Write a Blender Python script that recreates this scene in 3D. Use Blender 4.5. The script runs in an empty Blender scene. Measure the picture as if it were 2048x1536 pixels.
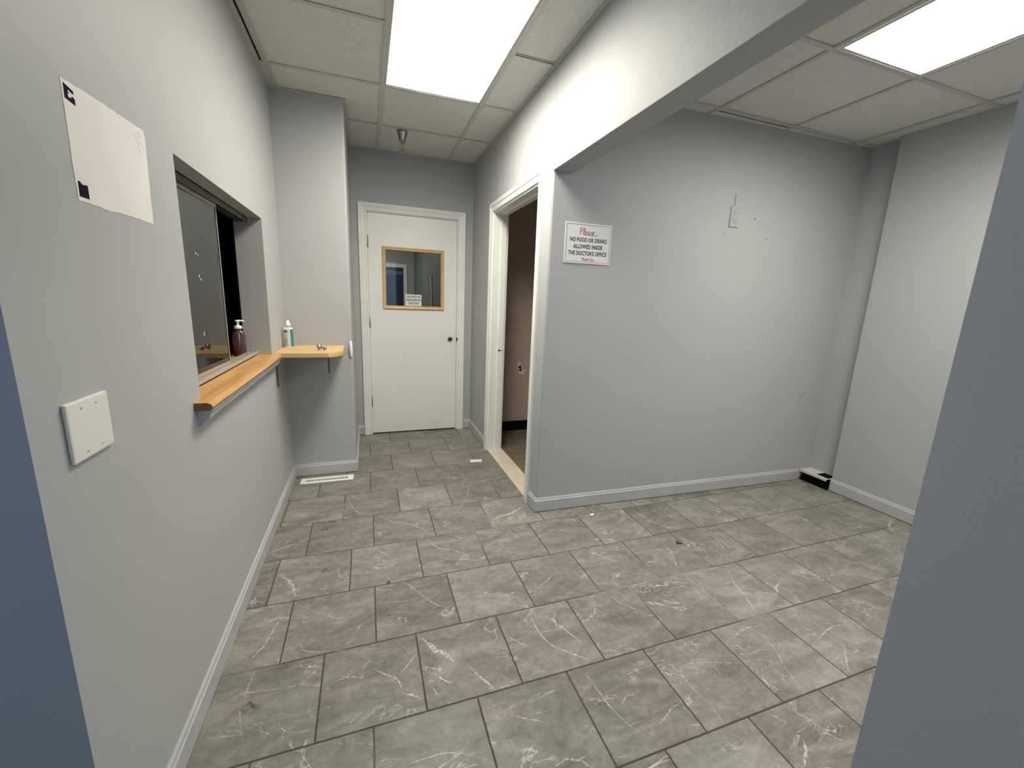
import bpy, bmesh, math, random
from mathutils import Vector, Matrix
random.seed(7)
S = bpy.context.scene
COL = S.collection

# ------------------------------------------------------------------ camera
cam_d = bpy.data.cameras.new('camera')
cam = bpy.data.objects.new('camera', cam_d)
COL.objects.link(cam)
S.camera = cam
Rm = ((0.9437896, 0.3292100, 0.0296973), (-0.3283491, 0.9233809, 0.1988832), (0.0380524, -0.1974549, 0.9795732))
m = Matrix.Identity(4)
for i in range(3):
    m[i][0] = Rm[i][0]
    m[i][1] = Rm[i][2]
    m[i][2] = -Rm[i][1]
m[0][3], m[1][3], m[2][3] = 0.5272, 0.0, 1.3227
cam.matrix_world = m
cam_d.sensor_width = 36.0
cam_d.lens = 823.26 / 2048 * 36.0
cam_d.clip_start = 0.02
cam_d.clip_end = 100

# ------------------------------------------------------------------ world, exposure
W = bpy.data.worlds.new('world')
S.world = W
W.use_nodes = True
bgn = W.node_tree.nodes['Background']
bgn.inputs[0].default_value = (0.44, 0.62, 0.88, 1)      # overcast blue daylight through the entrance glazing
bgn.inputs[1].default_value = 0.66
S.view_settings.view_transform = 'Standard'
S.view_settings.look = 'None'
S.view_settings.gamma = 1
S.view_settings.use_curve_mapping = False
S.view_settings.exposure = 1.38
LIGHT_HALL = 14.3
LIGHT_ROOM = 13.0
LIGHT_BACK = 58.0

# ------------------------------------------------------------------ materials
def newmat(name):
    mt = bpy.data.materials.new(name)
    mt.use_nodes = True
    return mt, mt.node_tree, mt.node_tree.nodes['Principled BSDF']

def N(nt, t, **kw):
    n = nt.nodes.new(t)
    for k, v in kw.items():
        if k in n.inputs: n.inputs[k].default_value = v
        else: setattr(n, k, v)
    return n

def plain(name, col, rough=0.5, metal=0.0, nscale=0, namp=0.0, bump=0.0, bscale=200, spec=0.5):
    mt, nt, b = newmat(name)
    b.inputs['Roughness'].default_value = rough
    b.inputs['Metallic'].default_value = metal
    b.inputs['Specular IOR Level'].default_value = spec
    b.inputs['Base Color'].default_value = (*col, 1)
    tc = N(nt, 'ShaderNodeTexCoord')
    if nscale:
        n = N(nt, 'ShaderNodeTexNoise', Scale=nscale, Detail=4.0)
        nt.links.new(tc.outputs['Object'], n.inputs['Vector'])
        r = N(nt, 'ShaderNodeMapRange')
        r.inputs['From Min'].default_value = 0.3; r.inputs['From Max'].default_value = 0.7
        nt.links.new(n.outputs['Fac'], r.inputs['Value'])
        mx = N(nt, 'ShaderNodeMix', data_type='RGBA')
        mx.inputs[6].default_value = (*[c * (1 - namp) for c in col], 1)
        mx.inputs[7].default_value = (*[min(1, c * (1 + namp)) for c in col], 1)
        nt.links.new(r.outputs[0], mx.inputs[0])
        nt.links.new(mx.outputs[2], b.inputs['Base Color'])
    if bump:
        n2 = N(nt, 'ShaderNodeTexNoise', Scale=bscale, Detail=3.0)
        nt.links.new(tc.outputs['Object'], n2.inputs['Vector'])
        bp = N(nt, 'ShaderNodeBump', Strength=bump, Distance=0.002)
        nt.links.new(n2.outputs['Fac'], bp.inputs['Height'])
        nt.links.new(bp.outputs['Normal'], b.inputs['Normal'])
    return mt

def wood(name, c1, c2, axis='Y', rough=0.35, scale=14):
    mt, nt, b = newmat(name)
    b.inputs['Roughness'].default_value = rough
    tc = N(nt, 'ShaderNodeTexCoord')
    mp = N(nt, 'ShaderNodeMapping')
    s = [scale * 3] * 3
    s['XYZ'.index(axis)] = scale * 0.18
    mp.inputs['Scale'].default_value = s
    nt.links.new(tc.outputs['Object'], mp.inputs['Vector'])
    n = N(nt, 'ShaderNodeTexNoise', Scale=1.0, Detail=6.0, Distortion=0.6)
    nt.links.new(mp.outputs[0], n.inputs['Vector'])
    r = N(nt, 'ShaderNodeMapRange')
    r.inputs['From Min'].default_value = 0.35; r.inputs['From Max'].default_value = 0.65
    nt.links.new(n.outputs['Fac'], r.inputs['Value'])
    mx = N(nt, 'ShaderNodeMix', data_type='RGBA')
    mx.inputs[6].default_value = (*c1, 1); mx.inputs[7].default_value = (*c2, 1)
    nt.links.new(r.outputs[0], mx.inputs[0])
    nt.links.new(mx.outputs[2], b.inputs['Base Color'])
    return mt

def emit(name, col, strength):
    mt, nt, b = newmat(name)
    b.inputs['Base Color'].default_value = (0.8, 0.8, 0.8, 1)
    b.inputs['Emission Color'].default_value = (*col, 1)
    b.inputs['Emission Strength'].default_value = strength
    return mt

WALLC = (0.43, 0.434, 0.448)
M = {}
M['wall'] = plain('grey_paint', WALLC, 0.55, nscale=1.3, namp=0.025, bump=0.12, bscale=260, spec=0.35)
M['header'] = plain('rough_grey_paint', WALLC, 0.55, nscale=9, namp=0.03, bump=0.55, bscale=42, spec=0.35)
M['base'] = plain('baseboard_paint', (0.46, 0.46, 0.49), 0.4, nscale=6, namp=0.04)
M['white'] = plain('white_trim_paint', (0.85, 0.845, 0.82), 0.35, nscale=5, namp=0.03)
M['whiteb'] = plain('white_door_paint', (0.86, 0.855, 0.83), 0.4, nscale=2.2, namp=0.03, bump=0.05, bscale=90)
M['patch'] = plain('primer_white', (0.80, 0.765, 0.745), 0.6, nscale=7, namp=0.03, bump=0.1, bscale=160)
M['ceil'] = plain('acoustic_tile', (0.70, 0.70, 0.665), 0.85, nscale=140, namp=0.10, bump=0.5, bscale=240, spec=0.1)
M['grid'] = plain('ceiling_grid_enamel', (0.54, 0.54, 0.51), 0.4)
M['dark'] = plain('shadow_black', (0.004, 0.004, 0.005), 0.8, spec=0.1)
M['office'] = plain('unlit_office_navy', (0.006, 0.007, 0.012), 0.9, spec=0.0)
M['brown'] = plain('tan_bath_paint', (0.60, 0.48, 0.40), 0.6, nscale=3, namp=0.06, spec=0.3)
M['vinyl'] = plain('black_vinyl', (0.004, 0.004, 0.005), 0.9, spec=0.05)
M['spackle'] = plain('spackle', (0.86, 0.80, 0.74), 0.8, nscale=30, namp=0.06)
M['marble'] = plain('cream_marble', (0.66, 0.58, 0.48), 0.25, nscale=12, namp=0.06)
M['brass'] = plain('old_brass', (0.42, 0.33, 0.14), 0.4, metal=0.7)
M['chrome'] = plain('dull_chrome', (0.40, 0.39, 0.36), 0.25, metal=1.0)
M['chromed'] = plain('tarnished_metal', (0.36, 0.34, 0.31), 0.28, metal=0.95)
M['alu'] = plain('aluminium_track', (0.50, 0.47, 0.42), 0.38, metal=0.35)
M['alud'] = plain('dark_aluminium', (0.13, 0.125, 0.115), 0.4, metal=0.3)
M['oak'] = wood('honey_oak', (0.47, 0.235, 0.068), (0.63, 0.355, 0.125), 'Y', 0.28)
M['oakx'] = wood('light_oak', (0.60, 0.37, 0.16), (0.74, 0.50, 0.25), 'X', 0.35)
M['oakend'] = wood('oak_end_grain', (0.16, 0.08, 0.035), (0.24, 0.13, 0.06), 'Z', 0.5)
M['pine'] = wood('pine_frame', (0.60, 0.38, 0.18), (0.70, 0.47, 0.25), 'Z', 0.35)
M['plastic'] = plain('white_plastic', (0.80, 0.78, 0.74), 0.3)
M['pure'] = plain('bright_white_plastic', (0.88, 0.88, 0.86), 0.3)
M['sign'] = plain('sign_white', (0.76, 0.76, 0.77), 0.35)
M['black'] = plain('ink_black', (0.012, 0.012, 0.02), 0.5)
M['vblack'] = plain('marker_black', (0.014, 0.012, 0.025), 0.9, nscale=60, namp=0.3, spec=0.05)
M['red'] = plain('ink_crimson', (0.40, 0.015, 0.07), 0.5)
M['pencil'] = plain('pencil_grey', (0.22, 0.21, 0.20), 0.8)
M['paper'] = plain('paper_white', (0.82, 0.80, 0.75), 0.8)
M['hole'] = plain('dark_hole', (0.03, 0.022, 0.015), 0.8, nscale=60, namp=0.4)
M['steel'] = plain('dark_bracket_steel', (0.07, 0.07, 0.07), 0.45, metal=0.5)
M['label'] = plain('printed_label', (0.62, 0.60, 0.57), 0.4)
M['teal'] = plain('teal_label', (0.03, 0.22, 0.30), 0.4)
M['text'] = plain('label_print_grey', (0.12, 0.12, 0.13), 0.6)
M['heater'] = plain('cream_enamel', (0.62, 0.60, 0.52), 0.35)
M['scuff'] = plain('scuff_mark', (0.24, 0.24, 0.24), 0.7)
M['dot'] = plain('screw_hole', (0.10, 0.09, 0.08), 0.8)
M['plaster'] = plain('plaster_crumb', (0.78, 0.74, 0.68), 0.9, nscale=80, namp=0.1)
M['leaf'] = plain('dry_brown_chip', (0.05, 0.035, 0.022), 0.8)
M['navy'] = plain('navy_door', (0.012, 0.016, 0.045), 0.5)
M['bluestrip'] = plain('blue_grey_panel', (0.10, 0.13, 0.22), 0.4)
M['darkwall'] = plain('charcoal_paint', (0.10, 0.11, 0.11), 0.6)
M['hallwall'] = plain('hall_grey', (0.40, 0.40, 0.36), 0.6)
def lens(name, col, strength, k):
    # prismatic lens: sends most of its light straight down and little sideways
    mt, nt, b = newmat(name)
    b.inputs['Base Color'].default_value = (0.8, 0.8, 0.8, 1)
    b.inputs['Emission Color'].default_value = (*col, 1)
    g = N(nt, 'ShaderNodeNewGeometry')
    d = N(nt, 'ShaderNodeVectorMath', operation='DOT_PRODUCT')
    nt.links.new(g.outputs['Incoming'], d.inputs[0]); nt.links.new(g.outputs['Normal'], d.inputs[1])
    a = N(nt, 'ShaderNodeMath', operation='ABSOLUTE'); nt.links.new(d.outputs['Value'], a.inputs[0])
    p = N(nt, 'ShaderNodeMath', operation='POWER'); p.inputs[1].default_value = k; nt.links.new(a.outputs[0], p.inputs[0])
    q = N(nt, 'ShaderNodeMath', operation='MULTIPLY'); q.inputs[1].default_value = strength; nt.links.new(p.outputs[0], q.inputs[0])
    # the tubes run down the middle of the housing, so the lens dims towards its long edges
    tc = N(nt, 'ShaderNodeTexCoord'); sp = N(nt, 'ShaderNodeSeparateXYZ'); nt.links.new(tc.outputs['Object'], sp.inputs[0])
    e1 = N(nt, 'ShaderNodeMath', operation='MULTIPLY'); e1.inputs[1].default_value = 1 / 0.29; nt.links.new(sp.outputs[0], e1.inputs[0])
    e2 = N(nt, 'ShaderNodeMath', operation='POWER'); e2.inputs[1].default_value = 2.0
    e0 = N(nt, 'ShaderNodeMath', operation='ABSOLUTE'); nt.links.new(e1.outputs[0], e0.inputs[0]); nt.links.new(e0.outputs[0], e2.inputs[0])
    e3 = N(nt, 'ShaderNodeMath', operation='MULTIPLY_ADD', use_clamp=True); e3.inputs[1].default_value = -0.72; e3.inputs[2].default_value = 1.0
    nt.links.new(e2.outputs[0], e3.inputs[0])
    e4 = N(nt, 'ShaderNodeMath', operation='MULTIPLY'); nt.links.new(e3.outputs[0], e4.inputs[0]); nt.links.new(q.outputs[0], e4.inputs[1])
    nt.links.new(e4.outputs[0], b.inputs['Emission Strength'])
    return mt
M['hall'] = lens('hall_light_lens', (1.0, 0.97, 0.82), LIGHT_HALL, 0.6)
M['room'] = lens('room_light_lens', (1.0, 0.97, 0.86), LIGHT_ROOM, 0.6)
M['backfill'] = emit('back_hall_fill', (1.0, 0.98, 0.9), LIGHT_BACK)

def glass(name, tint=(1, 1, 1), rough=0.0, ior=1.5):
    mt, nt, b = newmat(name)
    nt.nodes.remove(b)
    out = nt.nodes['Material Output']
    fr = N(nt, 'ShaderNodeFresnel', IOR=ior)
    tr = N(nt, 'ShaderNodeBsdfTransparent'); tr.inputs[0].default_value = (*tint, 1)
    gl = N(nt, 'ShaderNodeBsdfGlossy'); gl.inputs['Roughness'].default_value = rough
    mx = N(nt, 'ShaderNodeMixShader')
    nt.links.new(fr.outputs[0], mx.inputs[0]); nt.links.new(tr.outputs[0], mx.inputs[1]); nt.links.new(gl.outputs[0], mx.inputs[2])
    nt.links.new(mx.outputs[0], out.inputs[0])
    return mt
M['glass'] = glass('clear_pane_glass', (0.93, 0.95, 0.94), 0.01, 1.55)
M['glassr'] = glass('reflective_pane_glass', (0.86, 0.89, 0.88), 0.012, 2.0)
M['soapglass'] = glass('clear_bottle_plastic', (0.93, 0.80, 0.83), 0.05, 1.5)
_nt = M['soapglass'].node_tree; _o = _nt.nodes['Material Output']; _m = _o.inputs[0].links[0].from_node
_d = N(_nt, 'ShaderNodeBsdfDiffuse'); _d.inputs[0].default_value = (0.50, 0.30, 0.34, 1)
_x = N(_nt, 'ShaderNodeMixShader'); _x.inputs[0].default_value = 0.17
_nt.links.new(_m.outputs[0], _x.inputs[1]); _nt.links.new(_d.outputs[0], _x.inputs[2]); _nt.links.new(_x.outputs[0], _o.inputs[0])
mt, nt, b = newmat('red_liquid_soap')
b.inputs['Base Color'].default_value = (0.28, 0.012, 0.035, 1); b.inputs['Roughness'].default_value = 0.12
b.inputs['Transmission Weight'].default_value = 0.35; b.inputs['IOR'].default_value = 1.35
M['soap'] = mt

# floor tile: clouded grey stone, a random offset for every tile, fine procedural veining
def tile_mat(name, dark, mid, light, veinc, veins=True):
    mt, nt, b = newmat(name)
    L = nt.links
    b.inputs['Roughness'].default_value = 0.42
    b.inputs['Specular IOR Level'].default_value = 0.35
    tc = N(nt, 'ShaderNodeTexCoord')
    at = N(nt, 'ShaderNodeAttribute', attribute_name='tile_rand')
    sc = N(nt, 'ShaderNodeVectorMath', operation='SCALE'); sc.inputs['Scale'].default_value = 37.0
    L.new(at.outputs['Vector'], sc.inputs[0])
    ad = N(nt, 'ShaderNodeVectorMath', operation='ADD')
    L.new(tc.outputs['Object'], ad.inputs[0]); L.new(sc.outputs[0], ad.inputs[1])
    mp = N(nt, 'ShaderNodeMapping'); mp.inputs['Rotation'].default_value = (0, 0, 0.9); mp.inputs['Scale'].default_value = (1, 2.3, 1)
    L.new(ad.outputs[0], mp.inputs['Vector'])
    cl = N(nt, 'ShaderNodeTexNoise', Scale=3.8, Detail=10.0, Roughness=0.7, Distortion=1.0)
    L.new(mp.outputs[0], cl.inputs['Vector'])
    fi = N(nt, 'ShaderNodeTexNoise', Scale=38.0, Detail=7.0, Roughness=0.75)
    L.new(ad.outputs[0], fi.inputs['Vector'])
    cr = N(nt, 'ShaderNodeValToRGB')
    e = cr.color_ramp.elements
    e[0].position = 0.28; e[0].color = (*dark, 1)
    e[1].position = 0.74; e[1].color = (*light, 1)
    k = cr.color_ramp.elements.new(0.5); k.color = (*mid, 1)
    mm = N(nt, 'ShaderNodeMath', operation='MULTIPLY_ADD'); mm.inputs[1].default_value = 0.5; mm.inputs[2].default_value = -0.25
    L.new(fi.outputs['Fac'], mm.inputs[0])
    m2 = N(nt, 'ShaderNodeMath', operation='ADD')
    L.new(cl.outputs['Fac'], m2.inputs[0]); L.new(mm.outputs[0], m2.inputs[1])
    # a slight tone shift of the whole tile
    sx = N(nt, 'ShaderNodeSeparateXYZ'); L.new(at.outputs['Vector'], sx.inputs[0])
    m3 = N(nt, 'ShaderNodeMath', operation='MULTIPLY_ADD'); m3.inputs[1].default_value = 0.12; m3.inputs[2].default_value = -0.06
    L.new(sx.outputs[2], m3.inputs[0])
    m4 = N(nt, 'ShaderNodeMath', operation='ADD'); L.new(m2.outputs[0], m4.inputs[0]); L.new(m3.outputs[0], m4.inputs[1])
    L.new(m4.outputs[0], cr.inputs['Fac'])
    last = cr.outputs['Color']
    def vein(scale, width, thr, rot, strength, sy):
        nonlocal last
        mpp = N(nt, 'ShaderNodeMapping'); mpp.inputs['Rotation'].default_value = (0, 0, rot); mpp.inputs['Scale'].default_value = (1, sy, 1)
        L.new(ad.outputs[0], mpp.inputs['Vector'])
        n = N(nt, 'ShaderNodeTexNoise', Scale=scale, Detail=6.0, Roughness=0.55, Distortion=0.9)
        L.new(mpp.outputs[0], n.inputs['Vector'])
        a = N(nt, 'ShaderNodeMath', operation='SUBTRACT'); a.inputs[1].default_value = 0.5; L.new(n.outputs['Fac'], a.inputs[0])
        ab = N(nt, 'ShaderNodeMath', operation='ABSOLUTE'); L.new(a.outputs[0], ab.inputs[0])
        r = N(nt, 'ShaderNodeMapRange'); r.inputs['From Min'].default_value = 0.0; r.inputs['From Max'].default_value = width
        r.inputs['To Min'].default_value = 1.0; r.inputs['To Max'].default_value = 0.0
        L.new(ab.outputs[0], r.inputs['Value'])
        msk = N(nt, 'ShaderNodeTexNoise', Scale=5.0, Detail=3.0)
        L.new(mpp.outputs[0], msk.inputs['Vector'])
        mr = N(nt, 'ShaderNodeMapRange'); mr.inputs['From Min'].default_value = thr; mr.inputs['From Max'].default_value = thr + 0.12
        L.new(msk.outputs['Fac'], mr.inputs['Value'])
        mu = N(nt, 'ShaderNodeMath', operation='MULTIPLY'); L.new(r.outputs[0], mu.inputs[0]); L.new(mr.outputs[0], mu.inputs[1])
        mu2 = N(nt, 'ShaderNodeMath', operation='MULTIPLY'); mu2.inputs[1].default_value = strength; L.new(mu.outputs[0], mu2.inputs[0])
        mx = N(nt, 'ShaderNodeMix', data_type='RGBA'); mx.inputs[7].default_value = (*veinc, 1)
        L.new(mu2.outputs[0], mx.inputs[0]); L.new(last, mx.inputs[6])
        last = mx.outputs[2]
    if veins:
        vein(2.4, 0.008, 0.52, 0.8, 0.75, 1.9)
        vein(5.5, 0.012, 0.55, -0.9, 0.45, 2.6)
        vein(1.7, 0.005, 0.50, 2.2, 0.6, 2.4)
    L.new(last, b.inputs['Base Color'])
    bp = N(nt, 'ShaderNodeBump', Strength=0.12, Distance=0.002); L.new(m2.outputs[0], bp.inputs['Height']); L.new(bp.outputs[0], b.inputs['Normal'])
    return mt
M['tile'] = tile_mat('grey_stone_tile', (0.115, 0.106, 0.092), (0.20, 0.188, 0.168), (0.315, 0.30, 0.268), (0.64, 0.61, 0.55))
M['tileb'] = tile_mat('brown_stone_tile', (0.085, 0.062, 0.045), (0.145, 0.11, 0.085), (0.22, 0.175, 0.14), (0.45, 0.38, 0.3))
mt, nt, b = newmat('sanded_grout')
b.inputs['Roughness'].default_value = 0.9
tc = N(nt, 'ShaderNodeTexCoord')
n = N(nt, 'ShaderNodeTexNoise', Scale=1.1, Detail=3.0)
nt.links.new(tc.outputs['Object'], n.inputs['Vector'])
cr = N(nt, 'ShaderNodeValToRGB')
cr.color_ramp.elements[0].position = 0.55; cr.color_ramp.elements[0].color = (0.066, 0.053, 0.040, 1)
cr.color_ramp.elements[1].position = 0.66; cr.color_ramp.elements[1].color = (0.34, 0.32, 0.27, 1)
nt.links.new(n.outputs['Fac'], cr.inputs['Fac']); nt.links.new(cr.outputs['Color'], b.inputs['Base Color'])
M['grout'] = mt
mt, nt, b = newmat('white_stone_vein')
b.inputs['Base Color'].default_value = (0.62, 0.585, 0.52, 1); b.inputs['Roughness'].default_value = 0.42
tc = N(nt, 'ShaderNodeTexCoord')
n = N(nt, 'ShaderNodeTexNoise', Scale=95.0, Detail=5.0, Roughness=0.75)
nt.links.new(tc.outputs['Object'], n.inputs['Vector'])
r = N(nt, 'ShaderNodeMapRange'); r.inputs['From Min'].default_value = 0.34; r.inputs['From Max'].default_value = 0.56; r.inputs['To Max'].default_value = 0.85
nt.links.new(n.outputs['Fac'], r.inputs['Value']); nt.links.new(r.outputs[0], b.inputs['Alpha'])
M['vein'] = mt
mt, nt, b = newmat('brown_floor_stain')
b.inputs['Base Color'].default_value = (0.07, 0.055, 0.035, 1); b.inputs['Roughness'].default_value = 0.6
tc = N(nt, 'ShaderNodeTexCoord')
n = N(nt, 'ShaderNodeTexNoise', Scale=55.0, Detail=4.0)
nt.links.new(tc.outputs['Object'], n.inputs['Vector'])
r = N(nt, 'ShaderNodeMapRange'); r.inputs['From Min'].default_value = 0.40; r.inputs['From Max'].default_value = 0.75; r.inputs['To Max'].default_value = 0.8
nt.links.new(n.outputs['Fac'], r.inputs['Value']); nt.links.new(r.outputs[0], b.inputs['Alpha'])
M['stain'] = mt

# ------------------------------------------------------------------ mesh helpers
class MB:
    def __init__(self, *mats):
        self.bm = bmesh.new(); self.mats = list(mats)
    def face(self, pts, mi=0):
        f = self.bm.faces.new([self.bm.verts.new(p) for p in pts]); f.material_index = mi
        return f
    def box(self, x0, x1, y0, y1, z0, z1, mi=0, bevel=0.0, rz=0.0, rx=0.0, ry=0.0, piv=None):
        vs = [self.bm.verts.new((x, y, z)) for z in (z0, z1) for y in (y0, y1) for x in (x0, x1)]
        fs = []
        for q in ((0, 2, 3, 1), (4, 5, 7, 6), (0, 1, 5, 4), (2, 6, 7, 3), (0, 4, 6, 2), (1, 3, 7, 5)):
            f = self.bm.faces.new([vs[i] for i in q]); f.material_index = mi; fs.append(f)
        if rz or rx or ry:
            c = Vector(piv or ((x0 + x1) / 2, (y0 + y1) / 2, (z0 + z1) / 2))
            mm = Matrix.Rotation(rz, 3, 'Z') @ Matrix.Rotation(rx, 3, 'X') @ Matrix.Rotation(ry, 3, 'Y')
            bmesh.ops.rotate(self.bm, cent=c, matrix=mm, verts=vs)
        if bevel:
            es = {e for f in fs for e in f.edges}
            r = bmesh.ops.bevel(self.bm, geom=list(es), offset=bevel, segments=2, profile=0.6, affect='EDGES')
            for f in r['faces']: f.material_index = mi
    def prism(self, poly, z0, z1, mi=0, axis='z'):
        def mp(a, b, h):
            return {'z': (a, b, h), 'y': (a, h, b), 'x': (h, a, b)}[axis]
        lo = [self.bm.verts.new(mp(a, b, z0)) for a, b in poly]
        hi = [self.bm.verts.new(mp(a, b, z1)) for a, b in poly]
        fs = [self.bm.faces.new(lo), self.bm.faces.new(hi)]
        n = len(poly)
        for i in range(n):
            fs.append(self.bm.faces.new((lo[i], lo[(i + 1) % n], hi[(i + 1) % n], hi[i])))
        for f in fs: f.material_index = mi
        bmesh.ops.recalc_face_normals(self.bm, faces=fs)
    def lathe(self, prof, c, mi=0, seg=32, sx=1.0, sy=1.0, axis='z'):
        rings = []
        for r, h in prof:
            ring = []
            for k in range(seg):
                a = 2 * math.pi * k / seg
                u, v = r * math.cos(a) * sx, r * math.sin(a) * sy
                p = {'z': (u, v, h), 'y': (u, h, v), 'x': (h, u, v)}[axis]
                ring.append(self.bm.verts.new(Vector(c) + Vector(p)))
            rings.append(ring)
        fs = []
        for a, b2 in zip(rings, rings[1:]):
            for k in range(seg):
                fs.append(self.bm.faces.new((a[k], a[(k + 1) % seg], b2[(k + 1) % seg], b2[k])))
        fs.append(self.bm.faces.new(rings[0])); fs.append(self.bm.faces.new(rings[-1]))
        for f in fs: f.material_index = mi; f.smooth = len(f.verts) == 4
        bmesh.ops.recalc_face_normals(self.bm, faces=fs)
    def tube(self, pts, r, mi=0, seg=10, closed=False):
        pts = [Vector(p) for p in pts]
        n = len(pts); rings = []
        for i, p in enumerate(pts):
            if closed: t = (pts[(i + 1) % n] - pts[i - 1]).normalized()
            else: t = (pts[min(i + 1, n - 1)] - pts[max(i - 1, 0)]).normalized()
            up = Vector((0, 0, 1)) if abs(t.z) < 0.9 else Vector((0, 1, 0))
            a = t.cross(up).normalized(); b2 = t.cross(a).normalized()
            rr = r[i] if isinstance(r, (list, tuple)) else r
            rings.append([self.bm.verts.new(p + a * rr * math.cos(2 * math.pi * k / seg) + b2 * rr * math.sin(2 * math.pi * k / seg)) for k in range(seg)])
        fs = []
        rng = range(n) if closed else range(n - 1)
        for i in rng:
            A, B = rings[i], rings[(i + 1) % n]
            for k in range(seg):
                f = self.bm.faces.new((A[k], A[(k + 1) % seg], B[(k + 1) % seg], B[k])); f.smooth = True; fs.append(f)
        if not closed:
            fs.append(self.bm.faces.new(rings[0])); fs.append(self.bm.faces.new(rings[-1]))
        for f in fs: f.material_index = mi
        bmesh.ops.recalc_face_normals(self.bm, faces=fs)
    def sweep(self, path, prof, mp, mi=0, side=1):
        # path: 2D points; prof: (offset to the side, height); mp(a, b, h) -> xyz
        P = [Vector(p) for p in path]; n = len(P); rings = []
        for i in range(n):
            d0 = (P[i] - P[i - 1]).normalized() if i else (P[1] - P[0]).normalized()
            d1 = (P[i + 1] - P[i]).normalized() if i < n - 1 else d0
            n0 = Vector((-d0.y, d0.x)) * side; n1 = Vector((-d1.y, d1.x)) * side
            mm = (n0 + n1); mm = mm / max(1e-6, mm.dot(n0))
            rings.append([self.bm.verts.new(mp(P[i].x + mm.x * u, P[i].y + mm.y * u, h)) for u, h in prof])
        fs = []; k = len(prof)
        for a, b2 in zip(rings, rings[1:]):
            for j in range(k):
                fs.append(self.bm.faces.new((a[j], a[(j + 1) % k], b2[(j + 1) % k], b2[j])))
        fs.append(self.bm.faces.new(rings[0])); fs.append(self.bm.faces.new(rings[-1]))
        for f in fs: f.material_index = mi
        bmesh.ops.recalc_face_normals(self.bm, faces=fs)
    def build(self, name, parent=None, origin=None):
        me = bpy.data.meshes.new(name)
        if origin is None:
            if parent is None and self.bm.verts:
                xs = [v.co for v in self.bm.verts]
                origin = Vector((sum(v.x for v in xs) / len(xs), sum(v.y for v in xs) / len(xs), min(v.z for v in xs)))
            else: origin = Vector((0, 0, 0))
        origin = Vector(origin)
        if parent is not None: off = Vector(parent.get('o_', (0, 0, 0)))
        else: off = Vector((0, 0, 0))
        bmesh.ops.translate(self.bm, verts=self.bm.verts, vec=-(origin + off) if parent is not None else -origin)
        self.bm.to_mesh(me); self.bm.free()
        for mm in self.mats: me.materials.append(M[mm])
        o = bpy.data.objects.new(name, me)
        COL.objects.link(o)
        o.location = origin
        if parent is not None: o.parent = parent
        return o

def tag(o, label=None, cat=None, group=None, kind=None):
    if label: o['label'] = label
    if cat: o['category'] = cat
    if group: o['group'] = group
    if kind: o['kind'] = kind
    return o
ROOTS = []
def thing(name, loc, label, cat, group=None):
    o = bpy.data.objects.new(name, None); COL.objects.link(o)
    o.location = loc; o['o_'] = tuple(loc); ROOTS.append(o)
    o.empty_display_size = 0.05
    return tag(o, label, cat, group)
def struct(o, label=None):
    o['kind'] = 'structure'
    if label: o['label'] = label
    return o
def sub(o, root):       # lets further parts hang under this part
    o['o_'] = tuple(root['o_']); ROOTS.append(o)
    return o
def arc(cx, cy, r, a0, a1, n):
    return [(cx + r * math.cos(a0 + (a1 - a0) * i / n), cy + r * math.sin(a0 + (a1 - a0) * i / n)) for i in range(n + 1)]

def text_mesh(name, s, size, mat, mw, parent, sx=1.0, bold=0.0, shear=0.0, ext=0.0004, gap=1.0):
    c = bpy.data.curves.new(name, 'FONT'); c.body = s; c.size = size; c.align_x = 'CENTER'; c.align_y = 'CENTER'
    c.offset = bold; c.shear = shear; c.extrude = ext; c.resolution_u = 3; c.space_character = gap
    t = bpy.data.objects.new(name, c); COL.objects.link(t)
    bpy.context.view_layer.update()
    me = bpy.data.meshes.new_from_object(t)
    bpy.data.objects.remove(t)
    me.name = name
    mm = Matrix(mw) @ Matrix.Diagonal((sx, 1, 1, 1))
    off = Vector(parent.get('o_', (0, 0, 0)))
    me.transform(Matrix.Translation(-off) @ mm)
    me.materials.clear(); me.materials.append(M[mat])
    o = bpy.data.objects.new(name, me); COL.objects.link(o); o.parent = parent
    return o

# ------------------------------------------------------------------ measures of the place
YF, XR, YC, YA, XA = 4.059, 1.518, 2.237, 3.174, 0.425
HC, HR, ZB = 2.549, 2.459, 2.033
X2 = 1.637                      # far side of the corridor's right wall
YS, YE = 0.862, 0.430           # ends of the near walls
W0, W1, WZ0, WZ1 = 1.593, 2.712, 0.965, 1.714   # reception window
TOP = 2.75
YBK = -2.6                      # entrance wall behind the camera
XL = -1.3

# ------------------------------------------------------------------ structure: walls
w = MB('wall')
w.box(-0.134, 0, YS, W0, 0, TOP); w.box(-0.134, 0, W1, YF + 0.12, 0, TOP)
w.box(-0.134, 0, W0, W1, 0, WZ0 - 0.001); w.box(-0.134, 0, W0, W1, WZ1, TOP)
struct(w.build('wall_left'))
w = MB('wall'); w.box(XL, -0.134, YS, YS + 0.12, 0, TOP); struct(w.build('wall_near_left'))
w = MB('wall'); w.box(XL - 0.1, XL, YBK, -2.2, 0, TOP); w.box(XL - 0.1, XL, 0.1, YS + 0.12, 0, TOP); w.box(XL - 0.1, XL, -2.2, 0.1, 0, 0.7); w.box(XL - 0.1, XL, -2.2, 0.1, 2.1, TOP)
struct(w.build('wall_entrance_left'))
w = MB('white')
w.box(XL - .08, XL + .01, -2.2, -2.14, .7, 2.1); w.box(XL - .08, XL + .01, .04, .1, .7, 2.1); w.box(XL - .08, XL + .01, -2.14, .04, .7, .76); w.box(XL - .08, XL + .01, -2.14, .04, 2.04, 2.1); w.box(XL - .06, XL - .01, -1.08, -1.02, .76, 2.04)
struct(w.build('added_side_window'))  # unseen window, added to throw daylight onto the near right wall
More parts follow.
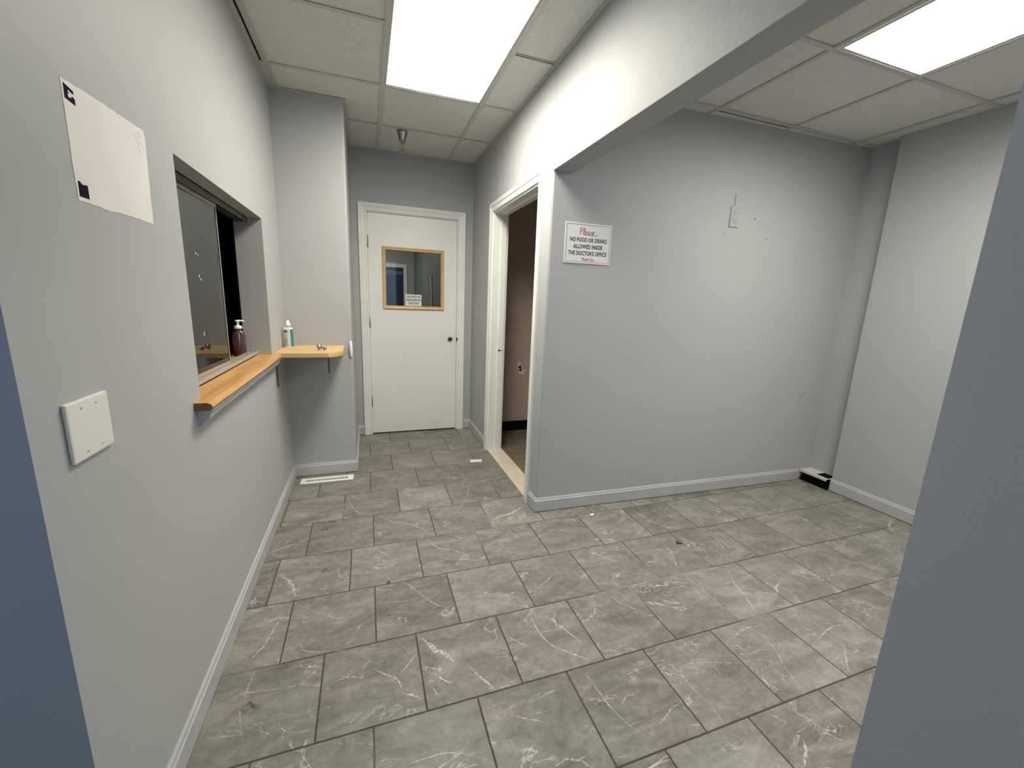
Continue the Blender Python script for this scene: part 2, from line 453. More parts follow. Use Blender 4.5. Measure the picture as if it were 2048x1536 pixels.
# chase with rounded corner bead
w = MB('wall')
w.prism([(0, YA), (XA - 0.012, YA)] + arc(XA - 0.012, YA + 0.012, 0.012, -math.pi / 2, 0, 5) + [(XA, YF), (0, YF)], 0, TOP)
struct(w.build('wall_chase'))
DX0, DX1, DZ = 0.545, 1.378, 2.056
w = MB('wall')
w.box(0, DX0, YF, YF + 0.12, 0, TOP); w.box(DX1, 1.9, YF, YF + 0.12, 0, TOP); w.box(DX0, DX1, YF, YF + 0.12, DZ, TOP)
struct(w.build('wall_far'))
BY0, BY1, BZ = 2.418, 3.368, 2.020
w = MB('wall')
w.box(XR, X2, 2.36, BY0, 0, TOP); w.box(XR, X2, BY1, YF, 0, TOP); w.box(XR, X2, BY0, BY1, BZ, TOP)
struct(w.build('wall_right'))
w = MB('wall')
w.prism([(XR + .008, YC), (3.95, 2.160), (3.95, 2.30), (X2, 2.36), (XR, 2.36), (XR, YC + .008)], 0, TOP)
struct(w.build('wall_back'))
w = MB('header')
nseg = 30; zz = ZB
w.box(XR, X2, YE, YC + 0.004, ZB, TOP, bevel=0.003)
struct(w.build('wall_header'))
w = MB('wall'); w.box(XR, X2, YBK, YE, 0, TOP); struct(w.build('wall_near_right'))
w = MB('wall')
w.box(3.90, 4.0, -0.3, 2.30, 0, TOP); w.box(3.827, 3.90, -0.3, 1.946, 0, TOP)
struct(w.build('wall_room_right'))
w = MB('wall'); w.box(X2, 3.827, -0.3, -0.2, 0, TOP); struct(w.build('wall_room_front'))
# entrance wall with glazed door and window behind the camera
w = MB('wall')
w.box(XL, -0.95, YBK - 0.12, YBK, 0, TOP); w.box(1.30, XR, YBK - 0.12, YBK, 0, TOP)
w.box(-0.95, 1.30, YBK - 0.12, YBK, 2.2, TOP); w.box(-0.95, 0.2, YBK - 0.12, YBK, 0, 0.5)
struct(w.build('wall_entrance'))
w = MB('white')
for a, b2, z0 in ((-0.95, 0.2, 0.5), (0.2, 1.30, 0.0)):
    w.box(a, a + 0.06, YBK - 0.09, YBK + 0.01, z0, 2.2); w.box(b2 - 0.06, b2, YBK - 0.09, YBK + 0.01, z0, 2.2)
    w.box(a + 0.06, b2 - 0.06, YBK - 0.09, YBK + 0.01, 2.13, 2.2); w.box(a + 0.06, b2 - 0.06, YBK - 0.09, YBK + 0.01, z0, z0 + 0.09)
wf = struct(w.build('window_1'))
w = MB('glass'); w.box(-0.89, 0.14, YBK - 0.05, YBK - 0.045, 0.59, 2.13); w.box(0.26, 1.24, YBK - 0.05, YBK - 0.045, 0.09, 2.13)
w.build('pane', origin=(0, 0, 0)); pane = bpy.data.objects['pane']; pane.parent = wf; pane.location = -wf.location

# ------------------------------------------------------------------ floor: one mesh of staggered tiles on grout
P = 0.3345; Y0 = 1.120; G = 0.0023
OFF = {-1: 0.176, 0: 0.008, 1: 0.192, 2: 0.083, 3: 0.196, 4: 0.024, 5: 0.186, 6: 0.020, 7: 0.190, 8: 0.036}
def add_floor(mbm, x0, x1, y0, y1, lay, mi, z=0.0):   # the tiles change at the marble threshold
    j0 = math.floor((y0 - Y0) / P); j1 = math.floor((y1 - Y0) / P)
    for j in range(j0, j1 + 1):
        off = OFF.get(j, 0.176 if j % 2 else 0.01)
        i0 = math.floor((x0 - off) / P); i1 = math.floor((x1 - off) / P)
        for i in range(i0, i1 + 1):
            a0, a1 = max(x0, off + i * P + G), min(x1, off + (i + 1) * P - G)
            b0, b1 = max(y0, Y0 + j * P + G), min(y1, Y0 + (j + 1) * P - G)
            if a1 - a0 < 0.004 or b1 - b0 < 0.004: continue
            if b0 > 2.2 and a0 < 1.6 < a1: spans = [(a0, 1.6, 0), (1.6, a1, 4)]
            else: spans = [(a0, a1, 4 if b0 > 2.2 and a0 >= 1.6 else 0)]
            for a0, a1, mi in spans: add_tile(mbm, a0, a1, b0, b1, lay, mi, z)
def add_tile(mbm, a0, a1, b0, b1, lay, mi, z):
            rv = (random.random(), random.random(), random.random())
            e = 0.0012
            ins = [(a0 + e, b0 + e), (a1 - e, b0 + e), (a1 - e, b1 - e), (a0 + e, b1 - e)]
            out = [(a0, b0), (a1, b0), (a1, b1), (a0, b1)]
            T = [mbm.verts.new((x, y, z)) for x, y in ins]; B = [mbm.verts.new((x, y, z - 0.0016)) for x, y in out]
            fs = [mbm.faces.new(T)] + [mbm.faces.new((B[k], B[(k + 1) % 4], T[(k + 1) % 4], T[k])) for k in range(4)]
            for f in fs:
                f.material_index = mi
                for lp in f.loops: lp[lay] = (*rv, 1)
fl = MB('tile', 'grout', 'vein', 'stain', 'tileb')
lay = fl.bm.loops.layers.float_color.new('tile_rand')
add_floor(fl.bm, XL, 3.90, YBK, YF, lay, 0)
fl.face([(XL - .2, YBK - .2, -0.0014), (4.1, YBK - .2, -0.0014), (4.1, YF + .2, -0.0014), (XL - .2, YF + .2, -0.0014)], 1)
VEINS = [(0.0091,[(0.015,2.195),(0.055,2.223),(0.113,2.248),(0.183,2.271)]),(0.0157,[(0.105,1.989),(0.145,1.945),(0.171,1.89),(0.193,1.816)]),(0.0041,[(0.012,2.041),(0.05,2.061),(0.065,2.06)]),(0.0044,[(0.023,1.657),(0.079,1.679),(0.123,1.696),(0.166,1.715)]),(0.0075,[(0.09,1.507),(0.109,1.536),(0.129,1.584),(0.143,1.648),(0.162,1.703)]),(0.0029,[(0.095,1.357),(0.11,1.361),(0.16,1.355),(0.234,1.342)]),(0.0029,[(0.113,1.452),(0.113,1.42),(0.108,1.37),(0.115,1.323)]),(0.0026,[(0.104,1.315),(0.112,1.275),(0.128,1.227),(0.141,1.186)]),(0.0026,[(0.232,1.223),(0.242,1.198),(0.279,1.173),(0.332,1.166)]),(0.0039,[(0.18,1.211),(0.211,1.189)]),(0.0036,[(0.207,1.763),(0.268,1.71),(0.332,1.665),(0.373,1.627),(0.419,1.633)]),(0.0045,[(0.349,1.607),(0.408,1.601)]),(0.0061,[(0.472,1.563),(0.456,1.542)]),(0.0034,[(0.417,1.48),(0.448,1.498)]),(0.0033,[(0.249,1.536),(0.27,1.492),(0.348,1.463),(0.418,1.453)]),(0.0068,[(0.518,2.112),(0.571,2.046),(0.618,1.984)]),(0.0059,[(0.811,2.128),(0.827,2.068),(0.869,1.998),(0.929,1.968),(0.984,1.918),(1.038,1.893)]),(0.0067,[(0.39,2.661),(0.425,2.554),(0.469,2.472)]),(0.014,[(1.213,2.201),(1.28,2.237),(1.36,2.257),(1.478,2.329)]),(0.0065,[(0.554,2.454),(0.627,2.362),(0.713,2.312),(0.793,2.228),(0.832,2.149)]),(0.0037,[(1.097,1.933),(1.177,1.991),(1.311,1.999)]),(0.004,[(0.647,1.79),(0.683,1.747),(0.725,1.674),(0.773,1.601),(0.833,1.553)]),(0.0029,[(0.535,1.675),(0.599,1.66),(0.655,1.651),(0.693,1.653)]),(0.0149,[(0.702,1.421),(0.736,1.356),(0.772,1.324),(0.801,1.279)]),(0.0062,[(0.72,1.251),(0.749,1.215),(0.776,1.193)]),(0.0062,[(0.842,1.257),(0.863,1.207),(0.891,1.162),(0.912,1.122)]),(0.0033,[(0.626,1.411),(0.642,1.363)]),(0.0046,[(0.515,1.333),(0.555,1.297),(0.591,1.268),(0.606,1.22)]),(0.0048,[(0.669,1.355),(0.633,1.316),(0.6,1.279)]),(0.0038,[(0.405,1.334),(0.46,1.317)]),(0.0037,[(0.705,1.202),(0.72,1.159)]),(0.0059,[(0.608,1.202),(0.643,1.187),(0.663,1.168)]),(0.0052,[(1.02,1.342),(1.056,1.297),(1.082,1.267)]),(0.0069,[(1.156,1.432),(1.155,1.331),(1.171,1.256),(1.219,1.198),(1.265,1.158),(1.305,1.12)]),(0.0054,[(1.213,1.395),(1.256,1.312),(1.276,1.27),(1.298,1.22)]),(0.0036,[(0.947,1.017),(0.984,0.996),(1.029,0.973)]),(0.0046,[(1.007,0.843),(1.047,0.852),(1.076,0.839),(1.107,0.842)]),(0.0033,[(0.602,0.977),(0.646,0.979),(0.723,0.973),(0.795,0.941)]),(0.006,[(1.624,1.756),(1.685,1.688),(1.738,1.624)]),(0.0085,[(2.119,2.11),(2.157,2.055),(2.171,1.937),(2.223,1.856),(2.321,1.778)]),(0.0052,[(2.238,1.739),(2.247,1.678),(2.33,1.614)]),(0.0054,[(2.275,1.431),(2.208,1.334),(2.18,1.244),(2.144,1.165),(2.122,1.097)]),(0.0032,[(1.566,1.04),(1.58,0.996),(1.581,0.931),(1.597,0.866)]),(0.0022,[(1.597,0.866),(1.585,0.78)]),(0.0035,[(2.059,1.07),(2.042,1.015),(2.025,0.952),(1.993,0.899),(1.97,0.838),(1.948,0.782)]),(0.0039,[(1.909,1.055),(1.965,1.074),(2.022,1.082),(2.077,1.075)]),(0.004,[(1.559,1.435),(1.571,1.372),(1.609,1.325),(1.632,1.277)]),(0.0045,[(1.245,1.09),(1.252,1.024),(1.261,0.954),(1.278,0.902),(1.31,0.841)]),(0.0037,[(1.506,0.89),(1.469,0.889),(1.427,0.871),(1.375,0.85)]),(0.0043,[(2.649,1.074),(2.693,1.017),(2.734,0.961)]),(0.004,[(2.242,0.942),(2.323,0.966),(2.393,0.976),(2.483,0.962)]),(0.0045,[(2.326,0.894),(2.264,0.847),(2.212,0.806)]),(0.007,[(1.791,0.676),(1.765,0.65),(1.715,0.618)]),(0.0041,[(2.589,1.755),(2.586,1.654),(2.631,1.617),(2.693,1.595)]),(0.0062,[(2.083,1.713),(2.072,1.618),(2.0,1.482)]),(0.0077,[(2.767,1.982),(2.851,1.897),(2.947,1.81),(3.005,1.745)]),(0.0121,[(3.748,1.503),(3.648,1.461),(3.595,1.397)]),(0.0057,[(3.274,1.592),(3.19,1.51)]),(0.0026,[(1.656,1.012),(1.77,0.977),(1.84,0.951)]),(0.0043,[(1.241,1.552),(1.311,1.596),(1.362,1.632)]),(0.0033,[(0.997,3.123),(1.042,3.008),(1.084,2.927),(1.133,2.833)]),(0.0035,[(1.197,3.058),(1.306,2.986),(1.421,2.841)]),(0.0039,[(1.232,2.781),(1.18,2.657),(1.126,2.512),(1.045,2.39),(1.008,2.324)]),(0.0034,[(0.456,3.185),(0.548,3.235),(0.661,3.278)]),(0.003,[(0.229,2.86),(0.31,2.896),(0.419,2.94)]),(0.0027,[(0.077,2.7),(0.168,2.676),(0.265,2.63)])]
def catmull(pts, n=5):
    out = []
    q = [pts[0]] + list(pts) + [pts[-1]]
    for i in range(1, len(q) - 2):
        p0, p1, p2, p3 = [Vector(v) for v in q[i - 1:i + 3]]
        for k in range(n):
            t = k / n
            out.append(0.5 * ((2 * p1) + (p2 - p0) * t + (2 * p0 - 5 * p1 + 4 * p2 - p3) * t * t + (3 * p1 - p0 - 3 * p2 + p3) * t ** 3))
    out.append(Vector(q[-1]))
    return out
for wd, pts in VEINS:
    c = catmull(pts, 7); n = len(c)
    ring = []
    for i, p in enumerate(c):
        t = (c[min(i + 1, n - 1)] - c[max(i - 1, 0)])
        t = t.normalized() if t.length > 1e-6 else Vector((1, 0))
        nn = Vector((-t.y, t.x))
        env = min(1.0, 3.2 * min(i, n - 1 - i) / n + 0.15)
        hw = wd * 0.55 * env * random.uniform(0.45, 1.35)
        j = nn * random.uniform(-0.25, 0.25) * wd
        ring.append((fl.bm.verts.new(((p + j + nn * hw).x, (p + j + nn * hw).y, 0.0004)), fl.bm.verts.new(((p + j - nn * hw).x, (p + j - nn * hw).y, 0.0004))))
    for a, b2 in zip(ring, ring[1:]):
        f = fl.bm.faces.new((a[0], a[1], b2[1], b2[0])); f.material_index = 2
        if f.normal.z < 0: f.normal_flip()
for sx_, sy_, r_ in ((0.138, 1.301, 0.026), (0.30, 1.977, 0.016), (0.27, 2.37, 0.022), (0.30, 2.44, 0.02)):
    fl.face([(sx_ + r_ * random.uniform(.75, 1.2) * math.cos(a * math.pi / 9), sy_ + r_ * random.uniform(.75, 1.2) * math.sin(a * math.pi / 9), 0.0005) for a in range(18)], 3)
for k in range(70):
    px_, py_, r_ = random.uniform(.1, 3.4), random.uniform(.6, 3.4), random.uniform(.0008, .0022)
    if px_ > 1.5 and py_ > 2.15: continue
    fl.face([(px_ + r_ * math.cos(a * math.pi / 3), py_ + r_ * math.sin(a * math.pi / 3), 0.0005) for a in range(6)], 3)
struct(fl.build('floor', origin=(0, 0, 0)))

# ------------------------------------------------------------------ ceilings with exposed grid
def ceiling(name, x0, x1, y0, y1, z, xs, ys, holes, dark=()):
    c = MB('ceil')
    gx = sorted({x0, x1, *[v for v in xs if x0 < v < x1]}); gy = sorted({y0, y1, *[v for v in ys if y0 < v < y1]})
    for a, b2 in zip(gx, gx[1:]):
        for p, q in zip(gy, gy[1:]):
            cxm, cym = (a + b2) / 2, (p + q) / 2
            if any(h[0] < cxm < h[1] and h[2] < cym < h[3] for h in holes): continue
            c.box(a + 0.0015, b2 - 0.0015, p + 0.0015, q - 0.0015, z + 0.006, z + 0.02)
    c.box(x0, x1, y0, y1, z + 0.12, z + 0.13)
    o = struct(c.build(name, origin=(0, 0, 0)))
    g = MB('grid')
    for v in xs:
        if x0 < v < x1: g.box(v - 0.012, v + 0.012, y0, y1, z, z + 0.004)
    for v in ys:
        if y0 < v < y1:
            segs = [(x0, x1)]
            for h in holes:
                if h[2] + 0.02 < v < h[3] - 0.02: segs = [(s0, s1) for a, b2 in segs for s0, s1 in ((a, min(b2, h[0])), (max(a, h[1]), b2)) if s1 > s0]
            for a, b2 in segs: g.box(a, b2, v - 0.012, v + 0.012, z + 0.0006, z + 0.0042)
    t = 0.02
    g.box(x0, x0 + t, y0, y1, z - 0.0006, z + 0.003); g.box(x1 - t, x1, y0, y1, z - 0.0006, z + 0.003)
    g.box(x0, x1, y0, y0 + t, z - 0.0008, z + 0.0032); g.box(x0, x1, y1 - t, y1, z - 0.0008, z + 0.0032)
    go = g.build('ceiling_grid', o, origin=(0, 0, 0))
    return o, go
XG = 0.658
ceil1, grid1 = ceiling('ceiling', 0.0, XR, YS, YF, HC, [0.048, XG, XG + 0.61], [2.873 + 0.61 * k for k in range(-4, 2)], [(XG, XG + 0.61, 2.873 - 1.22, 2.873)])
ceil3, grid3 = ceiling('ceiling', XL, XR, YBK, YS, HC, [-1.172, -0.562, 0.048, 0.658, 1.268], [2.873 - 0.61 * k for k in range(4, 9)], [])
ceil2, grid2 = ceiling('ceiling', X2, 3.90, -0.2, 2.24, HR, [1.888, 2.498, 3.099, 3.708], [2.123, 1.502, 0.892, 0.282], [(2.498, 3.099, 0.282, 1.502)])
# chase corner angle and the chase side angle under the corridor ceiling
g = MB('grid')
g.box(0, XA + 0.02, YA - 0.02, YA, HC - 0.0012, HC + 0.002); g.box(XA, XA + 0.02, YA, YF, HC - 0.0012, HC + 0.002)
g.build('wall_angle', ceil1, origin=(0, 0, 0))
g = MB('dark')  # black strips that paint in the shade of the ceiling gaps
g.box(0.0225, 0.030, YS, 2.86, HC + 0.004, HC + 0.0055)
g.box(XR - 0.235, XR - 0.022, 2.256, 2.262, HC + 0.0002, HC + 0.004)
g.build('ceiling_gap_shade', ceil1, origin=(0, 0, 0))
g = MB('dark')  # gap shade painted as black strips, side-room ceiling
g.box(3.0, 3.695, 2.1395, 2.1435, HR + 0.0035, HR + 0.0055); g.box(3.722, 3.7255, 0.2, 2.10, HR + 0.0035, HR + 0.0055); g.box(2.51, 3.08, 2.153, 2.156, HR + 0.0035, HR + 0.0055)
g.build('ceiling_gap_shade', ceil2, origin=(0, 0, 0))

def troffer(loc, x0, x1, y0, y1, z, lens, label):
    t = thing('ceiling_light', loc, label, 'ceiling light')
    f = MB('grid')
    fr = 0.018
    f.box(x0, x0 + fr, y0, y1, z + 0.0045, z + 0.012); f.box(x1 - fr, x1, y0, y1, z + 0.0045, z + 0.012)
    f.box(x0 + fr, x1 - fr, y0, y0 + fr, z + 0.0045, z + 0.012); f.box(x0 + fr, x1 - fr, y1 - fr, y1, z + 0.0045, z + 0.012)
    f.box(x0, x1, y0, y1, z + 0.08, z + 0.085)
    f.build('frame', t)
    d = MB(lens); d.box(x0 + fr, x1 - fr, y0 + fr, y1 - fr, z + 0.006, z + 0.010)
    d.build('diffuser', t)
troffer((XG + .305, 2.263, HC + .0045), XG + 0.004, XG + 0.606, 2.873 - 1.216, 2.869, HC, 'hall', 'bright flat ceiling light panel over the hallway leading to the white door')
troffer((2.8, 0.89, HR + .0045), 2.520, 3.095, 0.286, 1.498, HR, 'room', 'bright flat ceiling light panel in the side room at upper right')

# ------------------------------------------------------------------ baseboards
BBP = [(0, 0), (0.0, 0.088), (0.004, 0.088), (0.007, 0.084), (0.009, 0.074), (0.0125, 0.070), (0.0125, 0)]
GAPB = 0.0045
def baseboard(name, path, side, label=None):
    b_ = MB('base')
    b_.sweep(path, [(u, h * 1.0 + GAPB) for u, h in BBP], lambda a, b, h: (a, b, h), side=side)
    b_.bm.faces.ensure_lookup_table()
    return struct(b_.build(name))
baseboard('baseboard_left', [(0, YS + 0.002), (0, YA), (XA, YA), (XA, YF), (DX0 - 0.066, YF)], -1)
baseboard('baseboard_far', [(DX1 + 0.066, YF), (XR, YF), (XR, BY1 + 0.066)], -1)
baseboard('baseboard_back', [(XR, BY0 - 0.066), (XR, YC), (3.772, 2.1658)], -1)
baseboard('baseboard_room_right', [(3.827, 1.946), (3.827, -0.2)], -1)
b_ = MB('dark')   # recessed black strip painting in the shade of the gap under the boards
b_.box(0.0, 0.008, YS, YA, -0.001, GAPB + .001); b_.box(0.0, XA + .008, YA - 0.008, YA, -0.001, GAPB + .001); b_.box(XA, XA + .008, YA, YF, -0.001, GAPB + .001)
b_.box(XR - 0.008, XR, YC - .008, BY0 - .066, -0.001, GAPB + .001)
b_.prism([(XR, YC - .008), (3.772, 2.1575), (3.772, 2.166), (XR, YC)], -0.001, GAPB + .001)
b_.box(3.819, 3.827, -0.2, 1.946, -0.001, GAPB + .001); b_.box(XR - .008, XR, BY1 + .066, YF, -0.001, GAPB + .001); b_.box(DX1 + .066, XR, YF - .008, YF, -.001, GAPB + .001)
struct(b_.build('base_gap_shade'))

# ------------------------------------------------------------------ doors
CAS = [(0, 0), (0, 0.010), (0.006, 0.013), (0.012, 0.013), (0.015, 0.010), (0.034, 0.014), (0.038, 0.018), (0.044, 0.019), (0.047, 0.016), (0.058, 0.019), (0.064, 0.019), (0.066, 0.016), (0.066, 0)]
# far door: frame + leaf
d1 = thing('door_1', ((DX0 + DX1) / 2, YF, 0), 'closed white flush door with a small wood-framed window at the end of the hallway', 'door')
d1['kind'] = 'structure'
c = MB('white')
c.sweep([(DX0 + .003, 0), (DX0 + .003, DZ - .003), (DX1 - .003, DZ - .003), (DX1 - .003, 0)], CAS, lambda a, b, h: (a, YF - h, b), side=1)
c.build('door_casing', d1)
c = MB('white')
c.box(DX0, DX0 + 0.010, YF, YF + 0.12, 0, DZ); c.box(DX1 - 0.010, DX1, YF, YF + 0.12, 0, DZ); c.box(DX0 + .01, DX1 - .01, YF, YF + 0.12, DZ - 0.010, DZ)
c.box(DX0 + .01, DX0 + .022, YF + 0.048, YF + 0.06, 0, DZ - .01); c.box(DX1 - .022, DX1 - .01, YF + 0.048, YF + 0.06, 0, DZ - .01)
c.build('door_frame', d1)
SX0, SX1, SZ = DX0 + 0.012, DX1 - 0.013, DZ - 0.014
WX0, WX1, GZ0, GZ1 = 0.706, 1.213, 1.238, 1.737
yd0, yd1 = YF + 0.006, YF + 0.044
c = MB('whiteb')
c.box(SX0, WX0, yd0, yd1, 0.010, SZ); c.box(WX1, SX1, yd0, yd1, 0.010, SZ); c.box(WX0, WX1, yd0, yd1, 0.010, GZ0); c.box(WX0, WX1, yd0, yd1, GZ1, SZ)
leaf = sub(c.build('door_leaf', d1), d1)
c = MB('pine')
PF = [(0, -0.004), (0, 0.010), (0.004, 0.014), (0.010, 0.012), (0.024, 0.016), (0.030, 0.014), (0.030, -0.004)]
def ring_sweep(mb, x0, x1, z0, z1, prof, y, sgn):
    pts = [(x0, z0), (x0, z1), (x1, z1), (x1, z0)]
    rings = []
    for (x, z), (ux, uz) in zip(pts, ((-1, -1), (-1, 1), (1, 1), (1, -1))):
        rings.append([mb.bm.verts.new((x + ux * u, y + sgn * h, z + uz * u)) for u, h in prof])
    fs = []; k = len(prof)
    for i in range(4):
        A, B = rings[i], rings[(i + 1) % 4]
        for j in range(k): fs.append(mb.bm.faces.new((A[j], A[(j + 1) % k], B[(j + 1) % k], B[j])))
    bmesh.ops.recalc_face_normals(mb.bm, faces=fs)
ring_sweep(c, WX0 + .002, WX1 - .002, GZ0 + .002, GZ1 - .002, PF, yd0, -1)
wfr = c.build('window_frame', leaf); tag(wfr, 'light pine frame')
c = MB('glass'); c.box(WX0, WX1, yd0 + 0.016, yd0 + 0.020, GZ0, GZ1); c.build('window_pane', leaf)
for z in (1.795, 1.079, 0.33):
    c = MB('brass'); c.lathe([(0.0001, -0.05), (0.0055, -0.048), (0.0055, 0.048), (0.0001, 0.05)], (DX0 + 0.0125, YF - 0.001, z), seg=12)
    c.box(DX0 + 0.0125, DX0 + 0.0165, YF - .001, YF + .004, z - .045, z + .045)
    tag(c.build('hinge', leaf), 'brass hinge')
c = MB('chrome', 'hole', 'white')
c.lathe([(0.0305, 0.0008), (0.0305, -0.002), (0.028, -0.003), (0.021, -0.0025), (0.019, 0.0008)], (1.305, yd0 - 0.0006, 0.927), mi=2, axis='y', seg=40, sy=1)
for r_, rr in ((0.0290, 0.0016), (0.0205, 0.0016)):
    c.tube([(1.305 + r_ * math.cos(a * math.pi / 20), yd0 - 0.0032, 0.927 + r_ * math.sin(a * math.pi / 20)) for a in range(40)], rr, mi=0, seg=8, closed=True)
c.lathe([(0.0001, -0.0052), (0.0175, -0.0048), (0.0175, 0.0)], (1.305, yd0, 0.927), mi=1, axis='y', seg=32)
tag(c.build('knob_rosette', leaf), 'round metal rosette where the knob is missing')
c = MB('hole'); c.box(DX1 - 0.011, DX1 + 0.006, YF - 0.0115, YF + 0.002, 0.912, 0.944); tag(c.build('strike_recess', d1), 'dark latch cut-out')
c = MB('scuff')
for x, z, a in ((0.64, 1.10, .3), (0.705, 0.80, -.5), (0.90, 0.35, .2), (1.245, 0.945, .9), (1.32, 0.20, .4), (1.18, 0.9, 1.1)):
    c.box(x - 0.004, x + 0.004, yd0 - 0.0003, yd0, z - 0.001, z + 0.001, ry=a)
c.build('scuff', leaf)

# bath doorway: casing, jamb, marble threshold (no leaf)
d2 = thing('door_2', (XR, (BY0 + BY1) / 2, 0), 'open doorway with white moulded casing in the right-hand hallway wall', 'doorway')
d2['kind'] = 'structure'
c = MB('white')
c.sweep([(BY0 + .003, 0.0), (BY0 + .003, BZ - .003), (BY1 - .003, BZ - .003), (BY1 - .003, 0.0)], CAS, lambda a, b, h: (XR - h, a, b), side=1)
c.build('door_casing', d2)
c = MB('white')
c.box(XR, X2 + .004, BY0, BY0 + 0.016, 0.012, BZ); c.box(XR, X2 + .004, BY1 - 0.016, BY1, 0.012, BZ); c.box(XR, X2 + .004, BY0 + .016, BY1 - .016, BZ - 0.016, BZ)
c.box(XR + 0.062, X2 - .012, BY1 - 0.026, BY1 - .016, 0.012, BZ - .016); c.box(XR + 0.062, X2 - .012, BY0 + .016, BY0 + .026, 0.012, BZ - .016); c.box(XR + 0.062, X2 - .012, BY0 + .016, BY1 - .016, BZ - 0.026, BZ - .016)
c.build('door_jamb', d2)
c = MB('steel'); c.box(XR + 0.062, XR + 0.078, BY1 - 0.0275, BY1 - .0255, 0.898, 0.914); c.box(XR + .078, X2 - .016, BY1 - 0.0272, BY1 - 0.0258, .903, .907); tag(c.build('latch_plate', d2), 'small dark strike on the jamb')
c = MB('marble'); c.box(XR - 0.004, X2 + 0.012, BY0 + .001, BY1 - .001, -0.001, 0.012, bevel=0.003); tag(c.build('threshold', d2), 'cream marble threshold')

# bath room beyond
w = MB('brown')
w.box(X2, 3.3, 3.885, 3.99, 0, TOP); w.box(3.2, 3.3, 2.30, 3.885, 0, TOP)
w.prism([(X2, 2.361), (3.2, 2.335), (3.2, 2.345), (X2, 2.371)], 0, TOP)
w.box(X2, X2 + .006, BY1, 3.885, 0, TOP); w.box(X2, X2 + .006, 2.371, BY0, 0, TOP); w.box(X2, X2 + .006, BY0, BY1, BZ, TOP)
struct(w.build('wall_bath'))
w = MB('vinyl'); w.box(X2 + .006, 3.2, 3.878, 3.885, 0, 0.10); w.box(3.193, 3.2, 2.4, 3.878, 0, .1); struct(w.build('baseboard_bath'))
w = MB('ceil'); w.box(X2, 3.2, 2.36, 3.885, 2.45, 2.46); struct(w.build('ceiling'))
def blob(mb, cx, cy, r, mp, mi=0, n=22, rough=0.35, sx=1, sy=1):
    pts = []
    for k in range(n):
        a = 2 * math.pi * k / n; q = r * random.uniform(1 - rough, 1 + rough)
        pts.append(mp(cx + q * sx * math.cos(a), cy + q * sy * math.sin(a)))
    mb.face(pts, mi)
w = MB('spackle', 'dot')
bm_ = lambda a, b: (a, 3.8843, b)
blob(w, 1.985, 0.68, 0.022, bm_, sx=1, sy=1.6); blob(w, 2.012, 0.62, 0.028, bm_, sx=1.4, sy=.9); blob(w, 1.99, 0.65, 0.02, bm_, sx=1.2, sy=1.4)
for x, z in ((1.935, 1.44), (1.985, 1.437), (1.905, 1.47)): blob(w, x, z, 0.004, bm_, mi=1)
struct(w.build('trim_2'))

# hallway beyond the far door, seen through its little window
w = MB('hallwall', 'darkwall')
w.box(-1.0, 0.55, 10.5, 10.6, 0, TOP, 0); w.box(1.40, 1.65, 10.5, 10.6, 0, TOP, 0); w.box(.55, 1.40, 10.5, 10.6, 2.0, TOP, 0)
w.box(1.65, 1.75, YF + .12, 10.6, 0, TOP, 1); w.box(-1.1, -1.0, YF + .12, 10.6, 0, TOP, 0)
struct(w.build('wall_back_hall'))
w = MB('ceil'); w.box(-1.0, 1.65, YF + .12, 10.5, 2.55, 2.6); struct(w.build('ceiling'))
w = MB('tileb'); w.box(-1.0, 1.65, YF + .12, 10.5, -0.02, 0.0); struct(w.build('floor'))
d3 = thing('door_3', (.97, 10.5, 0), 'dark navy door in a white frame seen through the hallway door window', 'door'); d3['kind'] = 'structure'
w = MB('white'); w.sweep([(.55, 0), (.55, 2.0), (1.40, 2.0), (1.40, 0)], [(0, 0), (0, .02), (.08, .02), (.08, 0)], lambda a, b, h: (a, 10.5 - h, b), side=1); w.build('door_casing', d3)
w = MB('navy'); w.box(.55, 1.40, 10.54, 10.58, 0, 2.0); w.build('door_leaf', d3)
w = MB('bluestrip'); w.box(.85, 1.37, 10.52, 10.54, 1.83, 1.92); w.build('door_bar', d3)
w = MB('plastic'); 
w.sweep([(7.62, 1.71), (7.55, 1.4), (7.62, 1.1), (7.75, .9)], [(-.05, 0), (-.05, .02), (.05, .02), (.05, 0)], lambda a, b, h: (1.65 - h, a, b), side=1)
struct(w.build('trim_3'))
t = thing('ceiling_light', (.3, 9.0, 2.545), 'added unseen round light that brightens the dim hallway behind the white door', 'ceiling light')
w = MB('backfill'); w.lathe([(0.0001, -.04), (.10, -.035), (.14, -.01), (.14, 0.0)], (.3, 9.0, 2.55), seg=24); w.build('lens', t)  # invented lamp out of view, added to brighten the end wall of this hallway

# ------------------------------------------------------------------ reception window
win = thing('window_2', (-0.08, (W0 + W1) / 2, WZ0), 'sliding glass reception window with aluminium tracks in the left wall', 'window'); win['kind'] = 'structure'
c = MB('alu')
for x, z in ((-0.072, 0.022), (-0.094, 0.018)):
    c.box(x, x + 0.004, W0, W1, WZ0 + .0005, WZ0 + z)
c.box(-0.116, -0.112, W0, W1, WZ0 + .0005, WZ0 + 0.018); c.box(-0.116, -0.068, W0, W1, WZ0 + .0002, WZ0 + 0.005)
c.build('bottom_track', win)
c = MB('alud')
for x in (-0.072, -0.094, -0.116): c.box(x, x + 0.004, W0, W1, WZ1 - 0.028, WZ1)
c.box(-0.116, -0.068, W0, W1, WZ1 - 0.004, WZ1)
c.build('top_track', win)
def tilt(mb):    # the sash sits slightly askew in its track
    bmesh.ops.rotate(mb.bm, cent=(-0.083, 2.2, 0), matrix=Matrix.Rotation(math.radians(-1.2), 3, 'Z'), verts=mb.bm.verts)
c = MB('alu')
